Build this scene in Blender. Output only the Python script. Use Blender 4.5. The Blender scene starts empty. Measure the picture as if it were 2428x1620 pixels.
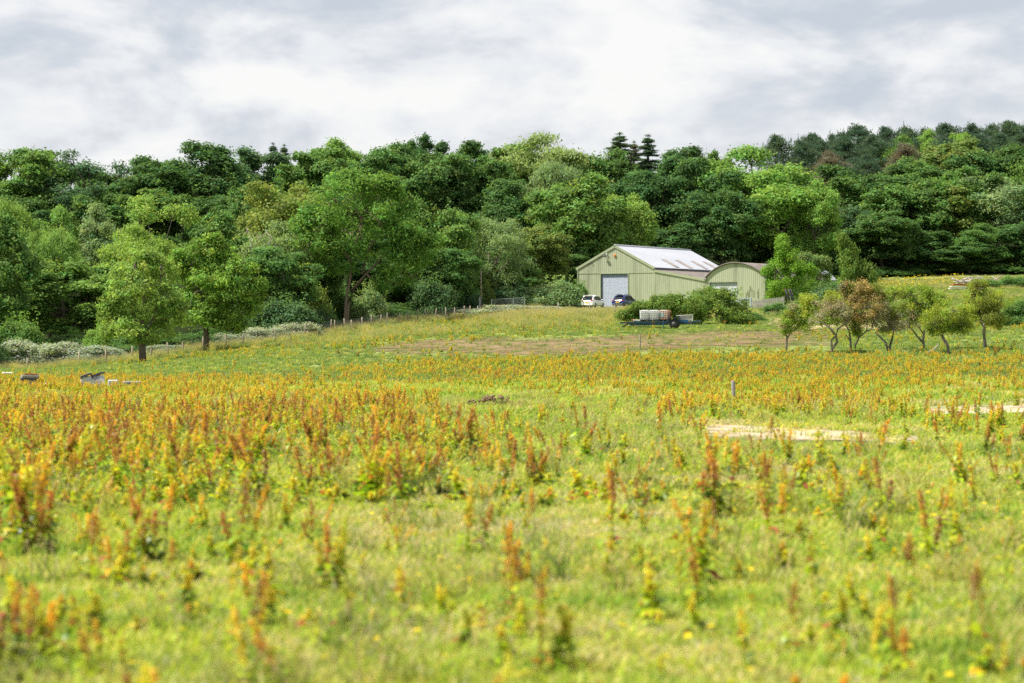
import bpy, math, random
import numpy as np
from mathutils import Vector
R = math.radians
scene = bpy.context.scene
COL = scene.collection
# ------------------------------------------------------------------ camera, world, sun, exposure
F, HZ, CZ = 2418.0, 330.0, 2.0            # focal length and horizon row in pixels of a 1024x683 frame, eye height
cam = bpy.data.cameras.new('camera')
cam.lens = 85.0; cam.sensor_width = 36.0; cam.clip_end = 8000; cam.clip_start = 0.1
cam.shift_y = -(341.5 - HZ) / 1024.0
cam.dof.use_dof = True; cam.dof.focus_distance = 190.0; cam.dof.aperture_fstop = 2.1
camo = bpy.data.objects.new('camera', cam); COL.objects.link(camo)
camo.location = (0, 0, CZ); camo.rotation_euler = (R(90), 0, 0)
scene.camera = camo
SUN_EL, SUN_AZ = R(56), R(-98)            # azimuth clockwise from +Y: the sun stands high on the left
sun = bpy.data.lights.new('sun', 'SUN'); sun.energy = 5.0; sun.angle = R(1.5); sun.color = (1, .95, .86)
suno = bpy.data.objects.new('sun', sun); COL.objects.link(suno)
sd = Vector((math.sin(SUN_AZ) * math.cos(SUN_EL), math.cos(SUN_AZ) * math.cos(SUN_EL), math.sin(SUN_EL)))
suno.rotation_euler = sd.to_track_quat('Z', 'Y').to_euler(); suno.location = (-40, 10, 80)
scene.view_settings.view_transform = 'Standard'; scene.view_settings.look = 'None'
scene.view_settings.exposure = 0.74; scene.view_settings.gamma = 1.0
scene.render.engine = 'CYCLES'; scene.cycles.use_denoising = False; scene.render.filter_size = 1.3
scene.cycles.max_bounces = 8; scene.cycles.transparent_max_bounces = 12

def nd(nt, t, **kw):
    n = nt.nodes.new(t)
    for k, v in kw.items():
        if k.startswith('i_'):
            key = k[2:]
            n.inputs[int(key) if key.isdigit() else key.replace('_', ' ')].default_value = v
        else: setattr(n, k, v)
    return n
def ramp(nt, stops, fac):
    r = nt.nodes.new('ShaderNodeValToRGB'); e = r.color_ramp.elements
    while len(e) < len(stops): e.new(.5)
    for q, (p, c) in zip(e, stops): q.position = p; q.color = (*c, 1) if len(c) == 3 else c
    nt.links.new(fac, r.inputs[0]); return r.outputs[0]
def mixc(nt, fac, a, b, mode='MIX'):
    m = nt.nodes.new('ShaderNodeMix'); m.data_type = 'RGBA'; m.blend_type = mode
    for s, v in ((0, fac), (6, a), (7, b)):
        if isinstance(v, (int, float)): m.inputs[s].default_value = v
        elif isinstance(v, tuple): m.inputs[s].default_value = (*v, 1)
        else: nt.links.new(v, m.inputs[s])
    return m.outputs[2]
def math_(nt, op, a, b=0.0, clamp=False):
    m = nt.nodes.new('ShaderNodeMath'); m.operation = op; m.use_clamp = clamp
    for s, v in ((0, a), (1, b)):
        if isinstance(v, (int, float)): m.inputs[s].default_value = v
        else: nt.links.new(v, m.inputs[s])
    return m.outputs[0]

world = bpy.data.worlds.new('World'); scene.world = world; world.use_nodes = True
nt = world.node_tree; nt.nodes.clear()
sky = nd(nt, 'ShaderNodeTexSky', sky_type='NISHITA', sun_disc=False, sun_elevation=SUN_EL, sun_rotation=SUN_AZ)
b1 = nd(nt, 'ShaderNodeBackground', i_Strength=0.1); nt.links.new(sky.outputs[0], b1.inputs[0])
tc = nd(nt, 'ShaderNodeTexCoord')
mp = nd(nt, 'ShaderNodeMapping'); mp.inputs['Scale'].default_value = (1, 1, 2.1); mp.inputs['Location'].default_value = (3.1, .4, 1.75)
nt.links.new(tc.outputs['Generated'], mp.inputs[0])
n1 = nd(nt, 'ShaderNodeTexNoise', i_Scale=11.0, i_Detail=9.0, i_Roughness=.56, i_Distortion=.25); nt.links.new(mp.outputs[0], n1.inputs['Vector'])
n2 = nd(nt, 'ShaderNodeTexNoise', i_Scale=4.6, i_Detail=4.0, i_Roughness=.5); nt.links.new(mp.outputs[0], n2.inputs['Vector'])
mp2 = nd(nt, 'ShaderNodeMapping'); mp2.inputs['Scale'].default_value = (1, 1, 2.1); mp2.inputs['Location'].default_value = (3.1, .4, 1.75 + .032); nt.links.new(tc.outputs['Generated'], mp2.inputs[0])
n3 = nd(nt, 'ShaderNodeTexNoise', i_Scale=11.0, i_Detail=9.0, i_Roughness=.56, i_Distortion=.25); nt.links.new(mp2.outputs[0], n3.inputs['Vector'])
cl0 = math_(nt, 'ADD', math_(nt, 'MULTIPLY', n1.outputs[0], .68), math_(nt, 'MULTIPLY', n2.outputs[0], .32))
cl = math_(nt, 'ADD', cl0, math_(nt, 'MULTIPLY', math_(nt, 'SUBTRACT', n1.outputs[0], n3.outputs[0]), .38))
cc = ramp(nt, [(.37, (.585, .635, .71)), (.44, (.68, .715, .77)), (.485, (.77, .79, .83)), (.515, (.83, .85, .88)), (.56, (.90, .905, .915)), (.62, (.97, .965, .95))], cl)
b2 = nd(nt, 'ShaderNodeBackground', i_Strength=0.60); nt.links.new(cc, b2.inputs[0])
ms = nd(nt, 'ShaderNodeMixShader'); ms.inputs[0].default_value = .95
nt.links.new(b1.outputs[0], ms.inputs[1]); nt.links.new(b2.outputs[0], ms.inputs[2])
wo = nd(nt, 'ShaderNodeOutputWorld'); nt.links.new(ms.outputs[0], wo.inputs[0])

# ------------------------------------------------------------------ materials
MATS = {}
def new_mat(name):
    m = bpy.data.materials.new(name); m.use_nodes = True; m.node_tree.nodes.clear()
    MATS[name] = m; return m, m.node_tree
def plain(name, col, rough=.6, metal=0.0, var=.25, scale=3.0, stretch=(1, 1, 1), dirt=None, dirt_amt=.5, bump=0.0, spec=.4, coord='Object', dirt_pos=(.5, .68)):
    m, nt = new_mat(name)
    out = nd(nt, 'ShaderNodeOutputMaterial'); p = nd(nt, 'ShaderNodeBsdfPrincipled', i_Roughness=rough, i_Metallic=metal)
    p.inputs['Specular IOR Level'].default_value = spec
    nt.links.new(p.outputs[0], out.inputs[0])
    tc = nd(nt, 'ShaderNodeTexCoord'); mp = nd(nt, 'ShaderNodeMapping'); mp.inputs['Scale'].default_value = stretch
    nt.links.new(tc.outputs[coord], mp.inputs[0])
    n = nd(nt, 'ShaderNodeTexNoise', i_Scale=scale, i_Detail=6.0, i_Roughness=.6); nt.links.new(mp.outputs[0], n.inputs['Vector'])
    lo = tuple(c * (1 - var) for c in col); hi = tuple(min(1, c * (1 + var)) for c in col)
    c = ramp(nt, [(.3, lo), (.7, hi)], n.outputs[0])
    if dirt:
        n2 = nd(nt, 'ShaderNodeTexNoise', i_Scale=scale * .37, i_Detail=8.0, i_Roughness=.65); nt.links.new(mp.outputs[0], n2.inputs['Vector'])
        f = ramp(nt, [(dirt_pos[0], (0, 0, 0)), (dirt_pos[1], (dirt_amt,) * 3)], n2.outputs[0])
        c = mixc(nt, f, c, dirt)
    nt.links.new(c, p.inputs['Base Color'])
    if bump:
        b = nd(nt, 'ShaderNodeBump', i_Strength=bump, i_Distance=.05); nt.links.new(n.outputs[0], b.inputs['Height']); nt.links.new(b.outputs[0], p.inputs['Normal'])
    return m
def leafmat(name, transl=.35, rough=.5, spec=.35, rnd=.22):
    m, nt = new_mat(name)
    out = nd(nt, 'ShaderNodeOutputMaterial'); p = nd(nt, 'ShaderNodeBsdfPrincipled', i_Roughness=rough)
    p.inputs['Specular IOR Level'].default_value = spec
    at = nd(nt, 'ShaderNodeAttribute', attribute_name='col'); oi = nd(nt, 'ShaderNodeObjectInfo')
    c = mixc(nt, 1.0, at.outputs[0], oi.outputs['Color'], 'MULTIPLY')
    k = math_(nt, 'ADD', math_(nt, 'MULTIPLY', oi.outputs['Random'], 2 * rnd), 1 - rnd)
    comb = nd(nt, 'ShaderNodeCombineColor'); nt.links.new(k, comb.inputs[0]); nt.links.new(math_(nt, 'ADD', math_(nt, 'MULTIPLY', k, .6), .4), comb.inputs[1]); comb.inputs[2].default_value = 1
    c = mixc(nt, 1.0, c, comb.outputs[0], 'MULTIPLY')
    nt.links.new(c, p.inputs['Base Color'])
    t = nd(nt, 'ShaderNodeBsdfTranslucent'); nt.links.new(mixc(nt, 1.0, c, (1.25, 1.2, .7), 'MULTIPLY'), t.inputs[0])
    mx = nd(nt, 'ShaderNodeMixShader'); mx.inputs[0].default_value = transl
    nt.links.new(p.outputs[0], mx.inputs[1]); nt.links.new(t.outputs[0], mx.inputs[2]); nt.links.new(mx.outputs[0], out.inputs[0])
    return m
leafmat('tree_leaf', .46, .6, .12, .15); leafmat('herb_leaf', .45, .38, .35, .22); leafmat('grass_blade', .4, .7, .08, .3); leafmat('flower', .3, .6, .2, .1)
plain('bark', (.11, .09, .07), .9, var=.4, scale=6, stretch=(1, 1, .3), bump=.4)
plain('fruit_bark', (.17, .145, .12), .9, var=.4, scale=6); plain('red_bark', (.17, .125, .09), .9, var=.35, scale=6, stretch=(1, 1, .3), bump=.4); plain('pale_bark', (.25, .22, .18), .9, var=.4, scale=8, stretch=(1, 1, .3), bump=.4)
plain('wall_green', (.355, .385, .26), .55, var=.09, scale=1.6, stretch=(1.6, 1, .13), dirt=(.15, .16, .10), dirt_amt=.75, dirt_pos=(.50, .76))
plain('trim_green', (.32, .36, .225), .5, var=.08)
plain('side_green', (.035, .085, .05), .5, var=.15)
plain('roof_white', (.38, .395, .44), .45, var=.07, scale=.6, stretch=(1, .15, 1), dirt=(.45, .44, .44), dirt_amt=.4)
plain('roof_brown', (.17, .145, .13), .9, var=.35, scale=1.2, dirt=(.36, .34, .31), dirt_amt=.5, dirt_pos=(.55, .7))
plain('rust_panel', (.30, .26, .24), .8, var=.35, scale=2.5, dirt=(.15, .12, .10), dirt_amt=.8)
plain('door_blue', (.25, .295, .40), .4, var=.10, scale=1.3, stretch=(.3, 1, 4))
plain('door_pale', (.38, .41, .47), .4, var=.06, scale=1.3)
plain('black', (.018, .018, .02), .5, var=.2); plain('dark_grey', (.07, .07, .075), .6)
plain('galv', (.42, .44, .46), .45, .5, var=.12); plain('blue_steel', (.20, .29, .45), .5, .1)
plain('post_wood', (.27, .22, .155), .9, var=.3, scale=9, stretch=(1, 1, .15), dirt=(.42, .38, .32), dirt_amt=.6)
plain('grey_wood', (.27, .25, .23), .9, var=.35, scale=7, stretch=(1, 1, .15))
plain('wire', (.16, .165, .16), .6, .4)
plain('white_paint', (.80, .80, .81), .16, var=.02, spec=.6); plain('navy_paint', (.014, .035, .15), .14, var=.1, spec=.7)
plain('glass', (.012, .016, .024), .03, var=.1, spec=.22); plain('tyre', (.022, .022, .022), .8); plain('rim', (.35, .35, .37), .3, .8)
plain('red_lamp', (.45, .02, .02), .2, var=.1); plain('plate', (.80, .55, .02), .5, var=.05); plain('orange', (.75, .25, .03), .5)
plain('trailer_blue', (.010, .045, .075), .5, var=.3, scale=5, dirt=(.12, .09, .06), dirt_amt=.6); plain('bright_blue', (.015, .08, .19), .45, var=.25, scale=4)
plain('tank', (.72, .71, .68), .4, var=.08, scale=1.4, dirt=(.50, .43, .34), dirt_amt=.6); plain('stained_tank', (.62, .56, .48), .5, var=.2, scale=1.6, dirt=(.42, .29, .19), dirt_amt=.8)
plain('label_grey', (.22, .29, .29), .5); plain('box_grey', (.36, .34, .31), .7, var=.3, scale=4); plain('off_white', (.66, .66, .64), .6, var=.12)
plain('hive', (.45, .46, .49), .7, var=.15); plain('log', (.36, .32, .27), .9, var=.4, scale=3); plain('rust', (.30, .09, .03), .8, var=.4, scale=3)
plain('clod', (.19, .12, .075), 1.0, var=.5, scale=6, bump=.5); plain('sand_heap', (.42, .32, .21), 1.0, var=.25, scale=3, bump=.5)

def ground_mat():
    m, nt = new_mat('grass_ground')
    out = nd(nt, 'ShaderNodeOutputMaterial'); p = nd(nt, 'ShaderNodeBsdfPrincipled', i_Roughness=1.0); p.inputs['Specular IOR Level'].default_value = 0
    nt.links.new(p.outputs[0], out.inputs[0])
    tc = nd(nt, 'ShaderNodeTexCoord')
    def noise(s, d=5.0, r=.6):
        n = nd(nt, 'ShaderNodeTexNoise', i_Scale=s, i_Detail=d, i_Roughness=r); nt.links.new(tc.outputs['Object'], n.inputs['Vector']); return n.outputs[0]
    a = ramp(nt, [(.32, (.10, .165, .04)), (.5, (.17, .225, .065)), (.68, (.27, .275, .11))], noise(.09, 8.0, .68))
    b = ramp(nt, [(.35, (.09, .15, .03)), (.5, (.22, .265, .07)), (.66, (.42, .40, .18))], noise(7.0, 6.0, .7))
    c = mixc(nt, .55, a, b)
    f = ramp(nt, [(.60, (0, 0, 0)), (.74, (.55,) * 3)], noise(.8, 6.0, .7))
    c = mixc(nt, f, c, (.34, .27, .15))
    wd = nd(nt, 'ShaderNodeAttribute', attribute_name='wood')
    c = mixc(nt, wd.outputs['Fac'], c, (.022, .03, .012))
    nt.links.new(c, p.inputs['Base Color'])
    bp = nd(nt, 'ShaderNodeBump', i_Strength=.6, i_Distance=.06); nt.links.new(noise(12.0, 4.0, .7), bp.inputs['Height']); nt.links.new(bp.outputs[0], p.inputs['Normal'])
ground_mat()
def patch_mat(name, c0, c1, c2, cov=.5, sc=1.0):
    m, nt = new_mat(name)
    out = nd(nt, 'ShaderNodeOutputMaterial'); p = nd(nt, 'ShaderNodeBsdfPrincipled', i_Roughness=1.0); p.inputs['Specular IOR Level'].default_value = .1
    tc = nd(nt, 'ShaderNodeTexCoord')
    n = nd(nt, 'ShaderNodeTexNoise', i_Scale=1.3 * sc, i_Detail=8.0, i_Roughness=.7); nt.links.new(tc.outputs['Object'], n.inputs['Vector'])
    nt.links.new(ramp(nt, [(.3, c0), (.5, c1), (.7, c2)], n.outputs[0]), p.inputs['Base Color'])
    n2 = nd(nt, 'ShaderNodeTexNoise', i_Scale=.7 * sc, i_Detail=8.0, i_Roughness=.72); nt.links.new(tc.outputs['Object'], n2.inputs['Vector'])
    at = nd(nt, 'ShaderNodeAttribute', attribute_name='edge')
    s = math_(nt, 'ADD', math_(nt, 'MULTIPLY', at.outputs['Fac'], 1.0), math_(nt, 'MULTIPLY', math_(nt, 'SUBTRACT', n2.outputs[0], cov), 3.0))
    a = math_(nt, 'MULTIPLY', math_(nt, 'SUBTRACT', s, .05), 1.4, True)
    t = nd(nt, 'ShaderNodeBsdfTransparent'); mx = nd(nt, 'ShaderNodeMixShader'); nt.links.new(a, mx.inputs[0]); nt.links.new(t.outputs[0], mx.inputs[1]); nt.links.new(p.outputs[0], mx.inputs[2])
    b = nd(nt, 'ShaderNodeBump', i_Strength=.5, i_Distance=.08); nt.links.new(n.outputs[0], b.inputs['Height']); nt.links.new(b.outputs[0], p.inputs['Normal'])
    nt.links.new(mx.outputs[0], out.inputs[0])
patch_mat('soil', (.12, .085, .045), (.18, .13, .065), (.25, .19, .105), .40, .45)
patch_mat('sand', (.35, .27, .18), (.46, .365, .25), (.55, .45, .33), .40, 1.6)
patch_mat('track_dirt', (.36, .25, .15), (.45, .33, .21), (.52, .40, .27), .42, 1.0)

# ------------------------------------------------------------------ mesh helpers
def tagp(o, label=None, cat=None, group=None, kind=None):
    if label: o['label'] = label
    if cat: o['category'] = cat
    if group: o['group'] = group
    if kind: o['kind'] = kind
    return o
def empty(name, loc=(0, 0, 0), rz=0.0, label=None, cat=None, group=None):
    o = bpy.data.objects.new(name, None); COL.objects.link(o); o.location = loc; o.rotation_euler = (0, 0, rz); o.empty_display_size = .2
    return tagp(o, label, cat, group)
def link(name, me, parent=None, loc=None, color=None):
    o = bpy.data.objects.new(name, me); COL.objects.link(o)
    if parent: o.parent = parent
    if loc is not None: o.location = loc
    if color: o.color = (*color, 1)
    return o
class MB:
    def __init__(s): s.v = []; s.f = []; s.m = []; s.sm = []
    def add(s, vs, fs, mi=0, smooth=False):
        b = len(s.v); s.v.extend([tuple(map(float, v)) for v in vs])
        for f in fs: s.f.append(tuple(b + i for i in f)); s.m.append(mi); s.sm.append(smooth)
        return s
    def box(s, c, d, rz=0.0, ry=0.0, mi=0, bev=0.0, taper=1.0):
        hx, hy, hz = (q / 2 for q in d); vs = []
        if bev <= 0:
            for z, k in ((-hz, 1), (hz, taper)):
                for x, y in ((-hx, -hy), (hx, -hy), (hx, hy), (-hx, hy)): vs.append((x * k, y * k, z))
            fs = [(3, 2, 1, 0), (4, 5, 6, 7), (0, 1, 5, 4), (1, 2, 6, 5), (2, 3, 7, 6), (3, 0, 4, 7)]
        else:
            b = min(bev, hx * .9, hy * .9, hz * .9)
            for z, k in ((-hz, b), (-hz + b, 0), (hz - b, 0), (hz, b)):
                for x, y in ((-hx + b + k, -hy + k), (hx - b - k, -hy + k), (hx - k, -hy + b + k), (hx - k, hy - b - k), (hx - b - k, hy - k), (-hx + b + k, hy - k), (-hx + k, hy - b - k), (-hx + k, -hy + b + k)): vs.append((x, y, z))
            fs = [tuple(range(7, -1, -1)), tuple(range(24, 32))]
            for r in range(3):
                for i in range(8): j = (i + 1) % 8; fs.append((r * 8 + i, r * 8 + j, r * 8 + 8 + j, r * 8 + 8 + i))
        ca, sa, cb, sb = math.cos(rz), math.sin(rz), math.cos(ry), math.sin(ry)
        o = []
        for x, y, z in vs:
            x, z = x * cb + z * sb, -x * sb + z * cb
            o.append((c[0] + x * ca - y * sa, c[1] + x * sa + y * ca, c[2] + z))
        return s.add(o, fs, mi)
    def tube(s, pts, rad, n=6, mi=0, cap=True):
        pts = [Vector(p) for p in pts]; k = len(pts)
        if not hasattr(rad, '__len__'): rad = [rad] * k
        vs = []; fs = []
        for i, p in enumerate(pts):
            t = (pts[min(i + 1, k - 1)] - pts[max(i - 1, 0)]).normalized()
            a = t.cross(Vector((0, 0, 1)) if abs(t.z) < .95 else Vector((1, 0, 0))).normalized(); b = t.cross(a)
            for j in range(n):
                w = 2 * math.pi * j / n; vs.append(p + (a * math.cos(w) + b * math.sin(w)) * rad[i])
        for i in range(k - 1):
            for j in range(n): fs.append((i * n + j, i * n + (j + 1) % n, (i + 1) * n + (j + 1) % n, (i + 1) * n + j))
        if cap: fs.append(tuple(range(n - 1, -1, -1))); fs.append(tuple(range((k - 1) * n, k * n)))
        return s.add(vs, fs, mi, True)
    def bar(s, p0, p1, w=.05, mi=0): return s.tube([p0, p1], w / 2, 4, mi)
    def build(s, name, mats, parent=None, loc=None, mesh_only=False):
        me = bpy.data.meshes.new(name); me.from_pydata(s.v, [], s.f); me.validate()
        for m in (mats if isinstance(mats, (list, tuple)) else [mats]): me.materials.append(MATS[m])
        if len(me.polygons) == len(s.m):
            me.polygons.foreach_set('material_index', s.m); me.polygons.foreach_set('use_smooth', s.sm)
        me.update()
        return me if mesh_only else link(name, me, parent, loc)
def quads(name, V, C, mats, MI=None, tri=False):
    """V: (N,4,3) corners, C: (N,3) face colours"""
    n = len(V); me = bpy.data.meshes.new(name)
    me.vertices.add(n * 4); me.vertices.foreach_set('co', np.ascontiguousarray(V, dtype=np.float32).ravel())
    me.loops.add(n * 4); me.loops.foreach_set('vertex_index', np.arange(n * 4, dtype=np.int32))
    me.polygons.add(n); me.polygons.foreach_set('loop_start', np.arange(0, n * 4, 4, dtype=np.int32))
    try: me.polygons.foreach_set('loop_total', np.full(n, 4, dtype=np.int32))
    except Exception: pass
    a = me.attributes.new('col', 'FLOAT_COLOR', 'FACE'); a.data.foreach_set('color', np.concatenate([np.clip(C, 0, 9), np.ones((n, 1))], 1).astype(np.float32).ravel())
    for m in (mats if isinstance(mats, (list, tuple)) else [mats]): me.materials.append(MATS[m])
    if MI is not None: me.polygons.foreach_set('material_index', np.asarray(MI, dtype=np.int32))
    me.update(calc_edges=True); return me
def norm(a): return a / np.maximum(np.linalg.norm(a, axis=-1, keepdims=True), 1e-9)
def diamonds(P, N, L, W, rng, along=None):
    """leaf-shaped quads centred at P facing N, length L, width W"""
    n = len(P); t = rng.normal(size=(n, 3)) if along is None else along + rng.normal(size=(n, 3)) * .25
    t = norm(t - N * np.sum(t * N, 1, keepdims=True)); b = np.cross(N, t)
    L = (np.ones(n) * L)[:, None] / 2; W = (np.ones(n) * W)[:, None] / 2
    return np.stack([P - t * L, P + b * W - t * L * .1, P + t * L, P - b * W - t * L * .1], 1)

# ------------------------------------------------------------------ terrain
def pw(px, py, d): return ((px - 512) / F * d, d, CZ - (py - HZ) / F * d)
ctl = [(x, y, 0) for y in (-60, 0, 12, 25, 40) for x in (-60, -6, 6, 60)]
ctl += [pw(*c) for c in [(0, 432, 55), (512, 430, 55), (1024, 434, 54), (512, 402, 76), (1024, 406, 72), (733, 405, 78), (0, 389, 96), (220, 388, 96), (330, 389, 97),
    (0, 378, 150), (150, 376, 150), (300, 373, 150), (-100, 378, 150), (0, 371, 215), (143, 363, 213), (27, 370.5, 232), (168, 358, 228), (206, 351, 233), (243, 346, 243), (333, 333.5, 268), (400, 323, 286), (470, 317, 303),
    (512, 384, 104), (512, 370, 130), (512, 356, 163), (512, 340, 198), (512, 326, 240), (520, 317, 285), (380, 372, 135), (350, 352, 185), (350, 341, 230),
    (800, 353, 152), (900, 353, 153), (1024, 351, 156), (1100, 351, 156), (760, 372, 118), (950, 372, 118), (670, 329, 220), (900, 321, 222), (1024, 317, 222), (760, 322, 250), (600, 309, 318),
    (870, 303, 296), (1000, 301, 300), (870, 283.5, 385), (1024, 281.5, 380), (940, 291, 340), (780, 300, 335), (480, 308, 318)]]
ctl += [(9, 334, 5.2), (17, 320, 5.1), (24, 328, 5.3), (32, 322, 5.4), (24, 350, 5.4), (40, 345, 5.6), (33, 314, 5.2), (9, 322, 5.0)]
ctl += [pw(*c) for c in [(0, 352, 275), (-150, 352, 280), (100, 346, 275), (200, 339, 270), (300, 325, 300), (430, 311, 330), (100, 330, 330)]]
ctl += [((p - 512) / F * d, d, z) for p, d, z in [(-300, 420, 14), (0, 420, 14.5), (250, 420, 15), (512, 410, 15), (700, 415, 14.5), (900, 430, 14.5), (1100, 430, 15), (-300, 520, 29), (100, 520, 29), (512, 520, 29), (750, 520, 28), (900, 520, 31), (1024, 520, 33), (1300, 520, 34),
    (-500, 900, 8), (512, 900, 10), (1500, 900, 12), (-500, 2200, -40), (512, 2200, -40), (1500, 2200, -40), (-600, 230, 0), (1700, 230, 3), (-600, 60, 0), (1700, 60, 0)]]
ctl = np.array(ctl, float)
def warp(X, Y): return np.stack([X / (np.abs(Y + 30) + 25) * 3.2, np.log(np.abs(Y + 70) + 5) * 1.0], -1)
def tps(r): return np.where(r > 1e-9, r * r * np.log(r + 1e-12), 0)
cw = warp(ctl[:, 0], ctl[:, 1]); nC = len(ctl)
A = np.zeros((nC + 3, nC + 3)); A[:nC, :nC] = tps(np.linalg.norm(cw[:, None] - cw[None], axis=2)) + np.eye(nC) * 2e-4
A[:nC, nC] = 1; A[:nC, nC + 1:] = cw; A[nC, :nC] = 1; A[nC + 1:, :nC] = cw.T
SOL = np.linalg.solve(A, np.concatenate([ctl[:, 2], np.zeros(3)]))
def gz(X, Y):
    X = np.asarray(X, float); Y = np.asarray(Y, float); sh = X.shape; X = X.ravel(); Y = Y.ravel(); out = np.zeros(len(X))
    for i in range(0, len(X), 20000):
        w = warp(X[i:i + 20000], Y[i:i + 20000]); x = X[i:i + 20000]; y = Y[i:i + 20000]
        z = tps(np.linalg.norm(w[:, None] - cw[None], axis=2)) @ SOL[:nC] + SOL[nC] + w @ SOL[nC + 1:]
        z += .05 * np.sin(x * 1.1 + np.sin(y * .43)) * np.sin(y * .6 + 1) * np.clip((y - 20) / 40, .35, 2.2)
        out[i:i + 20000] = z
    return out.reshape(sh)
def g1(x, y): return float(gz(np.array([x]), np.array([y]))[0])
def at(px, d, dz=0.0):
    x = (px - 512) / F * d; return (x, d, g1(x, d) + dz)
def proj(X, Y, Z): return 512 + F * X / Y, HZ + F * (CZ - Z) / Y
def hit(px, py):
    d = np.geomspace(8, 470, 900); x = (px - 512) / F * d; z = CZ - (py - HZ) / F * d
    k = np.nonzero(gz(x, d) >= z)[0]; k = k[0] if len(k) else len(d) - 1
    return x[k], d[k]
ys = np.unique(np.concatenate([np.linspace(-60, 8, 14), np.linspace(8, 70, 90), np.linspace(70, 480, 170), np.geomspace(480, 2600, 40)]))
us = np.linspace(-1, 1, 201); us = np.sign(us) * np.abs(us) ** 1.35
GX = us[None, :] * (50 + .62 * np.abs(ys))[:, None]; GY = np.repeat(ys[:, None], len(us), 1); GZ = gz(GX, GY)
me = bpy.data.meshes.new('ground'); nr, nc = GX.shape
idx = np.arange(nr * nc).reshape(nr, nc)
fs = np.stack([idx[:-1, :-1], idx[:-1, 1:], idx[1:, 1:], idx[1:, :-1]], -1).reshape(-1, 4)
me.from_pydata(np.stack([GX, GY, GZ], -1).reshape(-1, 3).tolist(), [], fs.tolist())
me.materials.append(MATS['grass_ground']); me.polygons.foreach_set('use_smooth', np.ones(len(fs), bool))
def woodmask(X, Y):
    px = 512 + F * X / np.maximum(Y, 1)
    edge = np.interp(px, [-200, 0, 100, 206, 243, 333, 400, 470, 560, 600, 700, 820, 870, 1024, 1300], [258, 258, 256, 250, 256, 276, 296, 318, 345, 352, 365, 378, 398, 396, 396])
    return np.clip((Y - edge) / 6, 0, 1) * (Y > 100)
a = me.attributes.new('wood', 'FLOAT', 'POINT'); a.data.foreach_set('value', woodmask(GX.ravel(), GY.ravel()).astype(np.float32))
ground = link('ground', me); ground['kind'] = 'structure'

def drape(name, poly, mat, lift=.05, n=46):
    pts = np.array([hit(x, y) for x, y in poly]); lo = pts.min(0) - .6; hi = pts.max(0) + .6
    u = np.linspace(0, 1, n); X, Y = np.meshgrid(lo[0] + (hi[0] - lo[0]) * u, lo[1] + (hi[1] - lo[1]) * u)
    PX, PY = X.ravel(), Y.ravel(); ins = np.zeros(len(PX), bool); dist = np.full(len(PX), 1e9); m = len(pts)
    for i in range(m):
        x0, y0 = pts[i]; x1, y1 = pts[(i + 1) % m]
        c = ((y0 > PY) != (y1 > PY)) & (PX < (x1 - x0) * (PY - y0) / (y1 - y0 + 1e-12) + x0); ins ^= c
        t = np.clip(((PX - x0) * (x1 - x0) + (PY - y0) * (y1 - y0)) / ((x1 - x0) ** 2 + (y1 - y0) ** 2 + 1e-9), 0, 1)
        dist = np.minimum(dist, np.hypot(PX - x0 - t * (x1 - x0), PY - y0 - t * (y1 - y0)))
    sc = max(.6, .3 * min(hi - lo)); e = np.where(ins, dist, -dist) / sc
    Z = gz(PX, PY) + lift
    idx = np.arange(n * n).reshape(n, n); fs = np.stack([idx[:-1, :-1], idx[:-1, 1:], idx[1:, 1:], idx[1:, :-1]], -1).reshape(-1, 4)
    keep = (e[fs] > -1.2).any(1)
    me = bpy.data.meshes.new(name); me.from_pydata(np.stack([PX, PY, Z], -1).tolist(), [], fs[keep].tolist()); me.materials.append(MATS[mat])
    a = me.attributes.new('edge', 'FLOAT', 'POINT'); a.data.foreach_set('value', np.clip(e, -1.5, 1.0).astype(np.float32))
    me.polygons.foreach_set('use_smooth', np.ones(int(keep.sum()), bool))
    o = link(name, me); o['kind'] = 'structure'; return o
drape('bare_soil', [(340, 353), (372, 346), (440, 340), (560, 339.5), (645, 336), (770, 330), (815, 329), (838, 337), (800, 346), (690, 347.5), (560, 357), (515, 358), (400, 353)], 'soil', .04, 80)
drape('sand_patch', [(690, 427), (760, 425), (800, 428), (860, 433), (945, 440), (905, 446), (840, 442), (760, 441), (705, 436)], 'sand', .03)
drape('sand_patch', [(890, 413), (925, 409), (975, 407), (1030, 404.5), (1060, 411), (970, 415), (915, 416)], 'sand', .03)
drape('dirt_track', [(764, 324), (778, 318), (800, 317), (840, 322), (905, 326), (905, 331), (840, 330), (790, 329)], 'track_dirt', .08)

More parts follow.
